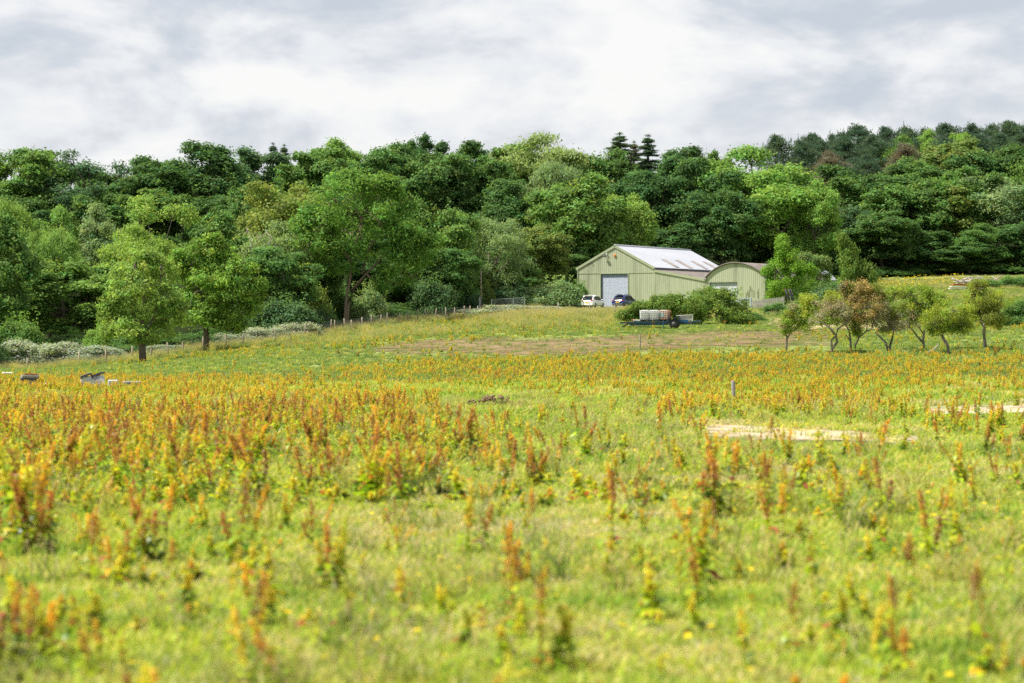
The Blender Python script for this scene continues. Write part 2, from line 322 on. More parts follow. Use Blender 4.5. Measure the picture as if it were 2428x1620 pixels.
# ------------------------------------------------------------------ crowns
def leaf_crown(lobes, rng, puffs=40, leaves=22, pr=.45, L=.42, W=.24, jit=.5, up=.32, tone=.2, low=-.45, droop=0.0, tints=None, hue=.12):
    """lobes: (x,y,z,rx,rz[,tint index]); returns leaf corners and colours"""
    Vs = []; Cs = []
    for lb in lobes:
        x, y, z, rx, rz = lb[:5]; k = max(6, int(puffs * lb[6])) if len(lb) > 6 else puffs
        D = norm(rng.normal(size=(k * 2, 3)) + np.array([0, 0, .25])); D = D[D[:, 2] > low][:k]; k = len(D)
        rr = np.where(rng.random((k, 1)) < .13, rng.uniform(1.05, 1.35, (k, 1)), rng.uniform(.6, 1.05, (k, 1))); P = np.array([x, y, z]) + D * np.array([rx, rx, rz]) * rr
        tn = rng.normal(1, tone, k).clip(.5, 1.6); hs = rng.normal(0, hue, k)
        P = np.repeat(P, leaves, 0); DD = np.repeat(D, leaves, 0); n = len(P); off = rng.normal(size=(n, 3)) * pr * np.array([1, 1, .75]); 
        off[:, 2] -= np.abs(rng.normal(size=n)) * droop
        P = P + off
        N = norm(DD * .6 + off / pr * .22 + np.array([0, 0, up]) + rng.normal(size=(n, 3)) * jit)
        s = rng.uniform(.7, 1.25, n)
        al = np.tile(np.array([0, 0, -1.0]), (n, 1)) if droop > .2 else None
        Vs.append(diamonds(P, N, L * s, W * s, rng, al))
        t = np.repeat(tn, leaves) * rng.normal(1, .14, n).clip(.6, 1.5); h = np.repeat(hs, leaves)
        c = np.stack([t * (1 + h), t, t * (1 - .5 * h)], 1)
        if tints is not None and len(lb) > 5: c = c * np.array(tints[int(lb[5])])
        Cs.append(c)
    return np.concatenate(Vs), np.concatenate(Cs)
def limb_mesh(mb, rng, H, lobes, r0, lean=(0, 0), th=.55, forks=None):
    top = np.array([lean[0], lean[1], H * th]); pts = []
    for i in range(7):
        t = i / 6; pts.append((lean[0] * t * t + rng.normal() * .06 * H * .1 * (0 < i), lean[1] * t * t + rng.normal() * .05 * H * .1 * (0 < i), H * th * t - .25 * (i == 0)))
    mb.tube(pts, [r0 * (1.25 if i == 0 else 1 - .1 * i) for i in range(7)], 7)
    for lb in lobes:
        t = rng.uniform(.45, 1); k = min(6, int(t * 6)); p0 = np.array(pts[k]); p1 = np.array(lb[:3]) + np.array([0, 0, lb[4] * .2])
        if p1[2] < p0[2] + .3: 
            k = max(1, int(6 * max(.15, min(.9, p1[2] / (H * th) * .7)))); p0 = np.array(pts[min(k, 6)])
        mid = (p0 + p1) / 2 + rng.normal(size=3) * .05 * H * np.array([1, 1, .4]) + np.array([0, 0, -.02 * H]); rb = r0 * rng.uniform(.28, .45)
        mb.tube([p0, p0 * .6 + mid * .4, mid, p1], [rb, rb * .8, rb * .6, rb * .22], 5, cap=False)
        for q in range(3):
            d = norm(rng.normal(size=3) + np.array([0, 0, .4])) * np.array([lb[3], lb[3], lb[4]]) * .85
            mb.tube([mid * .35 + p1 * .65, p1 + d * .45 + rng.normal(size=3) * .1, np.array(lb[:3]) + d], [rb * .35, rb * .22, rb * .08], 4, cap=False)
    return mb
def spread(rng, n, cx, cz, rx, rz, rad, skirt=0):
    out = []; tries = 0
    while len(out) < n and tries < 4000:
        tries += 1; p = rng.normal(size=3); p = p / np.linalg.norm(p) * rng.uniform(.35, 1.0) ** .5
        q = np.array([p[0] * rx, p[1] * rx, cz + p[2] * rz]); r = rng.uniform(*rad)
        if all(np.linalg.norm((q - o[:3]) * [1, 1, 1.1]) > .62 * (r + o[3]) for o in out): out.append(np.array([q[0] + cx, q[1], q[2], r, r * rng.uniform(.85, 1.1)]))
    return out
def clumped(lb, rng, n=3):
    out = []
    for l in lb:
        r = l[3]; f = (r / 1.6) ** 2; out.append((*l[:3], r * .9, l[4] * .9, 0, .55 * f))
        for _ in range(n):
            d = norm(rng.normal(size=3) + np.array([0, 0, .25])); q = np.array(l[:3]) + d * np.array([r, r, l[4]]) * rng.uniform(.75, 1.15); r2 = r * rng.uniform(.28, .6)
            out.append((*q, r2, r2 * rng.uniform(.7, 1.1), 0, .75 * (r2 / .9) ** 2 * .7))
    return out
PROTO = {}
def proto(kind, k):
    key = (kind, k)
    if key in PROTO: return PROTO[key]
    rng = np.random.default_rng(hash(kind) % 1 + 100 * k + {'oak': 1, 'ash': 2, 'willow': 3, 'pine': 4, 'spruce': 5, 'bush': 6, 'open': 7, 'bramble': 8}[kind])
    H, W = 16.0, 12.0; mb = MB(); bark = 'bark'
    if kind in ('oak', 'ash', 'willow', 'open'):
        if kind == 'oak':
            lb = spread(rng, 15, 0, 8.6, 4.4, 5.8, (1.2, 2.7)); par = dict(puffs=58, leaves=20, pr=.34, L=.38, W=.25, tone=.26, jit=.5)
        elif kind == 'ash':
            lb = spread(rng, 16, 0, 9.0, 4.5, 6.0, (1.0, 2.3)); par = dict(puffs=54, leaves=20, pr=.40, L=.40, W=.19, tone=.22, jit=.6, up=.45, droop=.1)
        elif kind == 'willow':
            lb = spread(rng, 15, 0, 8.4, 4.4, 6.2, (1.1, 2.3)); par = dict(puffs=56, leaves=22, pr=.42, L=.38, W=.14, tone=.14, jit=.7, up=.4, droop=.25, hue=.06)
        else:
            lb = spread(rng, 15, 0, 10.0, 4.6, 5.0, (.8, 1.7)); par = dict(puffs=44, leaves=18, pr=.42, L=.34, W=.17, tone=.18, jit=.7); bark = 'bark'
        limb_mesh(mb, rng, H, lb, .34, (rng.normal() * .8, rng.normal() * .5), .55)
        V, C = leaf_crown(clumped(lb, rng), rng, **par)
    elif kind == 'pine':
        lb = []
        for i in range(30):
            z = 2.5 + 12.2 * (i + rng.random()) / 30; r = min(3.6, .5 + (15.6 - z) * .42) * rng.uniform(.7, 1.15); a = i * 2.4 + rng.uniform(-.5, .5); q = r * rng.uniform(.35, 1.0)
            lb.append((q * math.cos(a), q * math.sin(a), z, r * .42 + .4, r * .2 + .32))
        lb.append((0, 0, 15.1, .45, .7)); lb.append((.2, 0, 14.0, .9, .7))
        mb.tube([(0, 0, -.3), (.1, 0, 8), (0, 0, 15.4)], [.3, .2, .05], 6)
        for l in lb: mb.tube([(0, 0, l[2] - .5), (l[0] * .5, l[1] * .5, l[2] - .2), l[:3]], [.09, .06, .03], 4, cap=False)
        V, C = leaf_crown(lb, rng, puffs=22, leaves=26, pr=.26, L=.28, W=.09, jit=.9, up=.1, tone=.22, low=-.7)
        Q = V.mean(1); Q = np.concatenate([Q[rng.choice(len(V), 700)], np.repeat(Q[np.argsort(-Q[:, 2])[rng.choice(2500, 70)]], 6, 0)]); P = Q; P = P + rng.normal(size=P.shape) * np.array([.1, .1, .3]); P[:, 2] += .3
        V2 = diamonds(P, norm(rng.normal(size=P.shape) * [1, 1, .1]), .6, .09, rng, np.tile([0., 0, 1], (len(P), 1))); V = np.concatenate([V, V2]); C = np.concatenate([C, np.tile([.95, .95, .95], (len(P), 1))])
    elif kind == 'spruce':
        lb = []; mb.tube([(0, 0, -.3), (0, 0, 8), (0, 0, 15.9)], [.28, .18, .02], 6)
        z = 2.0
        while z < 15.5:
            r = (16.0 - z) * .25 * rng.uniform(.75, 1.15); n = 5 if z < 14 else 4; a0 = rng.uniform(0, 6.28)
            for i in range(n):
                a = a0 + i * 6.28 / n + rng.uniform(-.4, .4); L_ = r * rng.uniform(.55, 1.15); zz = z + rng.uniform(-.2, .2)
                for f in (.35, .7, 1.0): lb.append((L_ * f * math.cos(a), L_ * f * math.sin(a), zz + .05 * L_ - .22 * L_ * f * f + .1 * f, .10 + .10 * L_ * (1.1 - f * .6), .10))
                mb.tube([(0, 0, zz), (L_ * .6 * math.cos(a), L_ * .6 * math.sin(a), zz - .05 * L_), (L_ * math.cos(a), L_ * math.sin(a), zz - .12 * L_)], [.05, .03, .015], 4, cap=False)
            z += rng.uniform(.35, .75)
        lb.append((0, 0, 15.7, .08, .3))
        V, C = leaf_crown(lb, rng, puffs=6, leaves=13, pr=.11, L=.20, W=.06, jit=.8, up=.2, tone=.2)
    else:  # bush or bramble: a mound down to the ground
        H, W = 4.0, 5.0; lb = []
        for i in range(15):
            a = rng.uniform(0, 6.28); q = 1.75 * rng.uniform(0, 1) ** .5; z = rng.uniform(.4, 1) * (2.9 - .55 * q); lb.append((q * math.cos(a), q * math.sin(a), z, rng.uniform(.55, .95), rng.uniform(.5, .9)))
        for i in range(7): a = i * .9; lb.append((1.8 * math.cos(a), 1.8 * math.sin(a), .5, .75, .6))
        for i in range(6): a = rng.uniform(0, 6.28); mb.tube([(0, 0, -.2), (.5 * math.cos(a), .5 * math.sin(a), 1.2), (1.1 * math.cos(a), 1.1 * math.sin(a), 2.4)], [.07, .05, .02], 5)
        V, C = leaf_crown(lb, rng, puffs=56, leaves=20, pr=.24, L=.21, W=.12, tone=.2, jit=.6, low=-.6)
        if kind == 'bush':
            P = np.array([(rng.normal() * 1.0, rng.normal() * 1.0, 3.0) for _ in range(10)]); P = np.repeat(P, 18, 0) + np.stack([rng.normal(size=180) * .15, rng.normal(size=180) * .15, rng.uniform(-.3, 1.0, 180)], 1)
            V2 = diamonds(P, norm(rng.normal(size=P.shape) + [0, 0, .5]), .28, .13, rng); V = np.concatenate([V, V2]); C = np.concatenate([C, np.tile([1.15, 1.15, .9], (len(P), 1))])
        else:
            q = rng.random(len(C)) < .34; q &= V.mean(1)[:, 2] > .7; C[q] = C[q] * 0 + np.array([2.3, 1.75, 3.0]) * rng.uniform(.6, 1, (q.sum(), 1))
    c = np.array([*(V.mean(1)[:, :2].mean(0)), 0]); ex = np.percentile(np.abs(V.mean(1)[:, :2] - c[:2]).max(1), 97); top = np.percentile(V[:, :, 2], 99.7)
    PROTO[key] = (quads('crown', V, C, 'tree_leaf'), mb.build('trunk', bark, mesh_only=True), 2 * ex, top); return PROTO[key]
def tree(name, kind, k, px, ytop, d, wpx, color, label, group=None, cat='tree', sink=0.0, fat=1.0):
    x, y, z = at(px, d); h = CZ - (ytop - HZ) / F * d - z; w = wpx / F * d * (1.25 if group == BACK and kind != 'spruce' else 1); color = tuple(k * q for k, q in zip((1.46, 1.34, 1.65), color))
    cm, tm, pw_, ph = proto(kind, k)
    r = empty(name, (x, y, z - sink), random.uniform(0, 6.28), label, cat, group); sx = w / pw_; sz = (h + sink) / ph
    r.scale = (sx, sx * fat, sz)
    link('crown' if kind not in ('bush', 'bramble') else 'foliage', cm, r, color=color); link('trunk' if kind not in ('bush', 'bramble') else 'stems', tm, r)
    return r
random.seed(5)
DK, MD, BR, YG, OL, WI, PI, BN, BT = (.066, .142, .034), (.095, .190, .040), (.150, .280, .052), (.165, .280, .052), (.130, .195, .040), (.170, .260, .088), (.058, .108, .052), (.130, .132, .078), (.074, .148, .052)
BACK = 'trees along the skyline of the wood'; PINES = 'dark pines on the right skyline'; MIDG = 'broadleaf trees of the wood behind the barns'; LEFT = 'trees at the left edge of the wood'
T = [  # kind, variant, px, top row, distance, width px, colour, label, group
 ('oak', 0, 22, 149, 425, 78, MD, 'mid green leafy tree at the far left end of the skyline', BACK),
 ('open', 0, 86, 153, 420, 80, BT, 'open grey-green tree on left skyline with sky showing through its crown', BACK),
 ('oak', 1, 146, 157, 425, 66, DK, 'dark round oak on the skyline just right of the see-through tree', BACK),
 ('oak', 2, 200, 145, 425, 78, DK, 'tallest dark domed oak on the left half of the skyline', BACK),
 ('oak', 3, 255, 151, 430, 66, BT, 'dark blue-green tree below the two thin conifer tips on the skyline', BACK),
 ('spruce', 0, 273, 146, 440, 50, PI, 'thin bare-tipped conifer poking above the left skyline, left one of two', BACK),
 ('spruce', 0, 284, 147.5, 442, 46, PI, 'thin bare-tipped conifer poking above the left skyline, right one of two', BACK),
 ('oak', 0, 310, 149, 425, 64, MD, 'mid green tree on skyline between the conifer tips and the pale feathery tree', BACK),
 ('ash', 0, 344, 140, 430, 54, BR, 'pale feathery tree rising above the skyline over the big leaning ash', BACK),
 ('oak', 1, 383, 144, 428, 62, MD, 'rounded mid green skyline tree right of the pale feathery tree', BACK),
 ('oak', 3, 424, 138, 435, 46, DK, 'dark flat-topped tree standing up from the middle of the skyline', BACK),
 ('oak', 2, 462, 143, 430, 58, DK, 'dark domed skyline tree right of the dark flat-topped one', BACK),
 ('oak', 0, 505, 145, 428, 56, MD, 'mid green skyline tree left of the broad grey-green crown', BACK),
 ('willow', 0, 553, 136, 425, 92, WI, 'broad fine-leaved grey-green tree highest on the middle skyline', BACK),
 ('oak', 1, 597, 151, 430, 50, MD, 'low mid green skyline tree left of the two spired spruces', BACK),
 ('spruce', 0, 620, 136, 440, 84, PI, 'dark spired spruce above the barn roof, bigger of a pair', BACK),
 ('spruce', 0, 634, 144, 445, 50, BN, 'thin brownish half-bare conifer between the two dark spruces', BACK),
 ('spruce', 0, 648, 138, 440, 74, PI, 'dark spired spruce above the barn roof, smaller of a pair', BACK),
 ('oak', 2, 680, 148, 430, 60, DK, 'dark skyline oak right of the spruces', BACK),
 ('oak', 3, 712, 154, 432, 40, MD, 'low tree at the dip of the skyline over the arched barn', BACK),
 ('ash', 1, 757, 149, 420, 100, BR, 'wide bright yellow-green tree on skyline over the arched barn', BACK),
 ('pine', 0, 776, 136, 480, 66, PI, 'lone dark pine standing up behind the wide bright tree', PINES),
]
for i, (px, yt, w, lab) in enumerate([(812, 134, 34, 'leftmost dark pine of the right skyline group'), (832, 132, 34, 'ragged dark pine second from left on the right skyline'), (858, 127, 44, 'large dark pine on the rise of the right skyline'),
        (885, 125, 40, 'broad dark pine next on the rise of the right skyline'), (906, 127, 34, 'dark pine in the middle of the right skyline row'), (924, 125, 36, 'dark pine above the brown-tinged pine crown'), (945, 124, 38, 'dark pine left of the small green gap tree on the skyline'),
        (972, 123, 38, 'dark pine standing tall near the right end of the skyline'), (991, 122, 36, 'topmost dark pine of the right skyline'), (1008, 122, 36, 'dark pine second from the right frame edge on the skyline'), (1024, 124, 36, 'dark pine cut by the right frame edge on the skyline')]):
    T.append(('pine', i % 3, px, yt + (0, 3, -1, 2.5, .5, 4, 0, 1.5, 3, -.5, 2)[i], 515 + (i % 3) * 6, w * (1.7, 1.3, 2, 1.5, 1.9, 1.3, 1.8)[i % 7], PI, lab, PINES))
for i, (px, yt, lab) in enumerate([(800, 141, 'dark pine at the left foot of the right skyline group'), (822, 141, 'lower dark pine in front of the ragged skyline pine'), (845, 137, 'lower dark pine between two skyline pines on the rise'), (872, 136, 'lower dark pine in front of the broad skyline pine'), (896, 138, 'lower dark pine in front of the middle of the pine row'), (918, 139, 'lower dark pine above the olive brown pine'),
        (944, 138, 'lower dark pine between the two bright green crowns'), (978, 135, 'lower dark pine right of the second bright green crown'), (1000, 134, 'lower dark pine in front of the topmost pine'), (1020, 135, 'lower dark pine at the right frame edge')]):
    T.append(('pine', (i + 1) % 3, px, yt, 496 + (i % 3) * 5, 62, PI, lab, PINES))
T += [
 ('ash', 0, 932, 131, 505, 40, BR, 'small bright green tree showing between the skyline pines', PINES),
 ('ash', 2, 960, 133, 500, 34, BR, 'second bright green tree between the pines near the right', PINES),
 ('ash', 1, 898, 137, 495, 46, MD, 'green broadleaf crown below the pine row', PINES),
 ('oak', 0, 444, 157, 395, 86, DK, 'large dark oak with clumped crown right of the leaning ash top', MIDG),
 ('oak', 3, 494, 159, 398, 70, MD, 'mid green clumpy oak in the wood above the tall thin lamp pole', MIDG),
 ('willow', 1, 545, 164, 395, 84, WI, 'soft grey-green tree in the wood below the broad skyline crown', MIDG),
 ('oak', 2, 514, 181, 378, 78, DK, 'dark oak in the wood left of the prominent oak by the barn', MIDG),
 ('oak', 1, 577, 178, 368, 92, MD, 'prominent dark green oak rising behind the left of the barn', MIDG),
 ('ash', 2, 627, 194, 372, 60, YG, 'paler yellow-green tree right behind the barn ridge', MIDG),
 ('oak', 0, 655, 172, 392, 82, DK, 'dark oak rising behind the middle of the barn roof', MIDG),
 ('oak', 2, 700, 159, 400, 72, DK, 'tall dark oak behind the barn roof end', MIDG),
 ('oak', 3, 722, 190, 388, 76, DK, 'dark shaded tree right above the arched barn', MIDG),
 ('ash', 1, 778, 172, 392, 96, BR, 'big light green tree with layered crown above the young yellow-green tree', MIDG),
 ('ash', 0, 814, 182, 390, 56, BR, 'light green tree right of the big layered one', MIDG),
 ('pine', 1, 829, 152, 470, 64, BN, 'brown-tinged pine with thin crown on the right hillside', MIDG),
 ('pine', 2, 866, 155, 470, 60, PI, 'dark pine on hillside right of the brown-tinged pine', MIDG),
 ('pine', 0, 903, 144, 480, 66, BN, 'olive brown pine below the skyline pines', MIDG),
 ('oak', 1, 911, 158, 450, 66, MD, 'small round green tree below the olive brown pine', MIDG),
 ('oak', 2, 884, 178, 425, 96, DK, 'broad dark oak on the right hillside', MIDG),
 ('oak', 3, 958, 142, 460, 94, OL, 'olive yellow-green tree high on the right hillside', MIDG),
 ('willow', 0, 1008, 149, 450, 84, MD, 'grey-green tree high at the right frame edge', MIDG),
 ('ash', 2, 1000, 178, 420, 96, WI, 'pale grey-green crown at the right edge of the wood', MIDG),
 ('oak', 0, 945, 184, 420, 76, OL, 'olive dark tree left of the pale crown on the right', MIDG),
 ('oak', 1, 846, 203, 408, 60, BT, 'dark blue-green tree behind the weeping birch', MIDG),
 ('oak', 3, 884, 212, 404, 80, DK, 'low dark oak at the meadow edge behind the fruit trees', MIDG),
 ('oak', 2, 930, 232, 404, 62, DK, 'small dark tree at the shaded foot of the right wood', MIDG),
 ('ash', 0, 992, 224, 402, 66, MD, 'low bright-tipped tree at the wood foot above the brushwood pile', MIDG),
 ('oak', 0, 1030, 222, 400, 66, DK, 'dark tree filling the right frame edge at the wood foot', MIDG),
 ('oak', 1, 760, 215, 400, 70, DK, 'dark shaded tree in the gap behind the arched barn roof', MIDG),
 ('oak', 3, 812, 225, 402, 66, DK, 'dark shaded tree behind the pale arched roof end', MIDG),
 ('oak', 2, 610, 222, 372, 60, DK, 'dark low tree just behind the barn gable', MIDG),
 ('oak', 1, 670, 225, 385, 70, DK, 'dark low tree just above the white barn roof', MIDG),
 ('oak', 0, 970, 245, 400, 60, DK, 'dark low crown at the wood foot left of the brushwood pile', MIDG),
 # left and middle front
 ('willow', 1, 18, 203, 325, 84, YG, 'pale yellow-green tree at left with soft spiky top', LEFT),
 ('ash', 1, 66, 209, 330, 62, BR, 'rounded light green tree second from left below the dark skyline', LEFT),
 ('ash', 0, 106, 206, 330, 66, WI, 'pale tufted tree left of the flat-topped yellow ash', LEFT),
 ('open', 1, 163, 195, 300, 98, YG, 'flat-topped yellow-green ash with bare limbs under its canopy', LEFT),
 ('willow', 0, 128, 226, 290, 86, YG, 'loose yellowish tree behind the first field tree', LEFT),
 ('willow', 1, 50, 234, 290, 74, YG, 'yellowish bushy tree over the dark shaded tree at left', LEFT),
 ('oak', 1, 62, 256, 282, 104, MD, 'dark round tree shading the fence line at left', LEFT),
 ('oak', 2, -8, 214, 262, 84, MD, 'dark green tree cut by the left frame edge', LEFT),
 ('oak', 3, 246, 184, 320, 54, MD, 'narrow ivy-clad tree left of the olive oak', LEFT),
 ('ash', 2, 289, 183, 310, 98, OL, 'olive oak with dark visible limbs left of the leaning ash', LEFT),
 ('willow', 0, 272, 223, 290, 84, WI, 'grey-green willow with a bare forked branch beside the second field tree', LEFT),
 ('oak', 0, 282, 248, 272, 78, MD, 'dark dense tree low behind the second field tree', LEFT),
 ('oak', 1, 214, 215, 300, 70, MD, 'green tree rising behind the two field trees', LEFT),
 ('oak', 1, 438, 203, 318, 72, MD, 'dense dark green tree right of the leaning ash', LEFT),
 ('willow', 0, 422, 236, 312, 56, YG, 'pale green tree filling in under the right of the leaning ash crown', LEFT),
 ('willow', 1, 490, 219, 325, 86, WI, 'soft light green willow left of the barn', LEFT),
 ('willow', 0, 462, 214, 335, 60, YG, 'yellow-green tree between dense tree and soft willow', LEFT),
 ('oak', 3, 536, 226, 352, 66, OL, 'olive tree between the soft willow and the barn', LEFT),
 ('oak', 2, 410, 245, 308, 66, DK, 'dark shaded tree under the leaning ash on its right', LEFT),
 ('oak', 0, 452, 250, 312, 62, MD, 'dark domed tree beside the tall thin lamp pole', LEFT),
 ('oak', 3, 318, 255, 292, 56, DK, 'dark shaded tree under the leaning ash on its left', LEFT),
 ('oak', 0, 375, 262, 315, 60, DK, 'dark ivy-covered stump tree beyond the field gate', LEFT),
 ('oak', 2, 508, 252, 338, 60, DK, 'dark tree behind the metal mesh gate', LEFT),
 ('oak', 1, 560, 240, 362, 56, DK, 'dark tree in the gap at the left corner of the barn', LEFT),
]
names = {'oak': 'oak_tree', 'ash': 'ash_tree', 'willow': 'willow_tree', 'pine': 'pine_tree', 'spruce': 'spruce_tree', 'open': 'open_tree'}
for kind, k, px, yt, d, w, c, lab, grp in T:
    tree(names[kind], kind, k, px, yt, d, w, c, lab, grp)
# deeper rows of the same wood, seen only between the others
rr = random.Random(3)
for row, (d, yo) in enumerate([(405, 30), (445, 10), (385, 78)]):
    for px in range(-60, 1110, 74):
        p = px + rr.uniform(-20, 20); top = np.interp(p, [0, 200, 424, 553, 620, 705, 800, 900, 1024], [158, 154, 150, 150, 156, 160, 150, 140, 136]) + yo + rr.uniform(0, 16)
        if 740 > p > 540 and d < 410: continue
        if d == 385 and p > 540: continue
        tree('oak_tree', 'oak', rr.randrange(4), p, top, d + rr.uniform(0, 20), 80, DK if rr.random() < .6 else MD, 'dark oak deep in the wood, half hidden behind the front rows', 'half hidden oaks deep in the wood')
BG = 'bushes along the fence and barns'
Bs = [('bush', 0, 555, 279, 322, 56, WI, 'pale green arching bush left of the barn corner'), ('bush', 1, 578, 283, 326, 26, MD, 'dark round bush against the barn corner behind the white car'), ('bush', 2, 510, 284, 325, 46, BT, 'dull green bush behind the metal mesh gate'),
 ('bush', 0, 466, 290, 318, 36, BT, 'dark bush at the foot of the lamp pole'), ('bush', 1, 488, 283, 320, 16, OL, 'small yellowish sapling bush right of the lamp pole'), ('bush', 2, 432, 278, 305, 46, BT, 'grey-green bush beside the dark field gate'),
 ('bush', 0, 368, 286, 296, 40, WI, 'pale bush between the leaning trunks and the shaded trees'), ('bush', 1, 306, 272, 280, 52, OL, 'olive bush left of the leaning trunks'), ('bush', 2, 285, 298, 266, 66, BT, 'dark low bush behind the second field tree'),
 ('bush', 0, 318, 308, 274, 44, BT, 'low dark thicket at the foot of the leaning ash'), ('bush', 1, 395, 305, 300, 60, DK, 'low dark scrub behind the wire fence in front of the gate'), ('bush', 2, 20, 318, 250, 54, MD, 'leafy bush at the far left fence behind the brambles'),
 ('bush', 1, 100, 322, 255, 30, BR, 'small light green shrub between fence and first field tree'), ('bush', 0, 205, 330, 250, 60, DK, 'dark low shrub behind the second field tree trunk'), ('bush', 2, 150, 330, 250, 70, DK, 'dark shrub behind the first field tree trunk'),
 ('bush', 0, 824, 279, 318, 44, MD, 'green bush right of the young yellow-green tree'), ('bush', 2, 802, 282, 312, 46, WI, 'grey-green bush in front of the arched barn side'), ('bush', 1, 838, 284, 320, 36, YG, 'yellow-green shrub before the weeping birch'),
 ('bush', 0, 832, 285, 292, 62, BT, 'blue-green bramble mound behind the first fruit trees'), ('bush', 1, 780, 303, 268, 38, MD, 'low bush in front of the wooden palings'), ('bush', 2, 812, 300, 280, 46, MD, 'low bush between palings and blue-green mound'),
 ('bush', 0, 745, 312, 255, 40, MD, 'low scrub at the foot of the big bramble mound by the gate'), ('bush', 1, 1020, 300, 200, 40, MD, 'bush cut by the right frame edge beside the dark fruit tree'), ('bush', 2, 1018, 276, 360, 44, MD, 'scrubby bush on the bank right of the brushwood pile'), ('bush', 0, 985, 279, 358, 34, MD, 'low green scrub in front of the brushwood pile'),
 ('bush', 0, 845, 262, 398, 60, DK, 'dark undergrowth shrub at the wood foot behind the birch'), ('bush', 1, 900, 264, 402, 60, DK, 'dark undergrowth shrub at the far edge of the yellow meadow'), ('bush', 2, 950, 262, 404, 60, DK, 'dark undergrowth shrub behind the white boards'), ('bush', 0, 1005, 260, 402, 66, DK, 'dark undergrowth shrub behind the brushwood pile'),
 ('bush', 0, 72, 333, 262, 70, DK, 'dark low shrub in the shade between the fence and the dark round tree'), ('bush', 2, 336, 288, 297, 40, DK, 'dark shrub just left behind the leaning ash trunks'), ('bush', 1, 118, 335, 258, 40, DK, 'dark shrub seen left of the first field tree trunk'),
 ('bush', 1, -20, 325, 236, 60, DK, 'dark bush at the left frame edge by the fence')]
for kind, k, px, yt, d, w, c, lab in Bs: tree('bush', kind, k, px, yt, d, w, c, lab, BG, 'bush')
WB = 'white flowering bramble banks along the fence'
for i, (px, yt, d, w, lab) in enumerate([(18, 341, 240, 54, 'white flowering bramble at the left end of the fence'), (60, 343, 240, 50, 'white flowering bramble between the first fence posts'), (98, 346, 238, 52, 'white flowering bramble left of the first field tree'), (166, 345, 242, 40, 'white flowering bramble between the two field trees'),
        (232, 334, 250, 40, 'white flowering bramble right of the second field tree'), (262, 328, 256, 44, 'white flowering bramble halfway between field tree and fence bend'), (296, 323, 262, 44, 'white flowering bramble where the netted fence begins'),
        (505, 305, 300, 44, 'white flowering bramble below the metal mesh gate'), (538, 306, 300, 46, 'white flowering bramble right of the mesh gate'), (478, 309, 304, 34, 'white flowering bramble at the foot of the lamp pole')]):
    tree('flowering_bramble', 'bramble', i % 2, px, yt, d, w * 1.15, (.19, .27, .12), lab, WB, 'bramble')

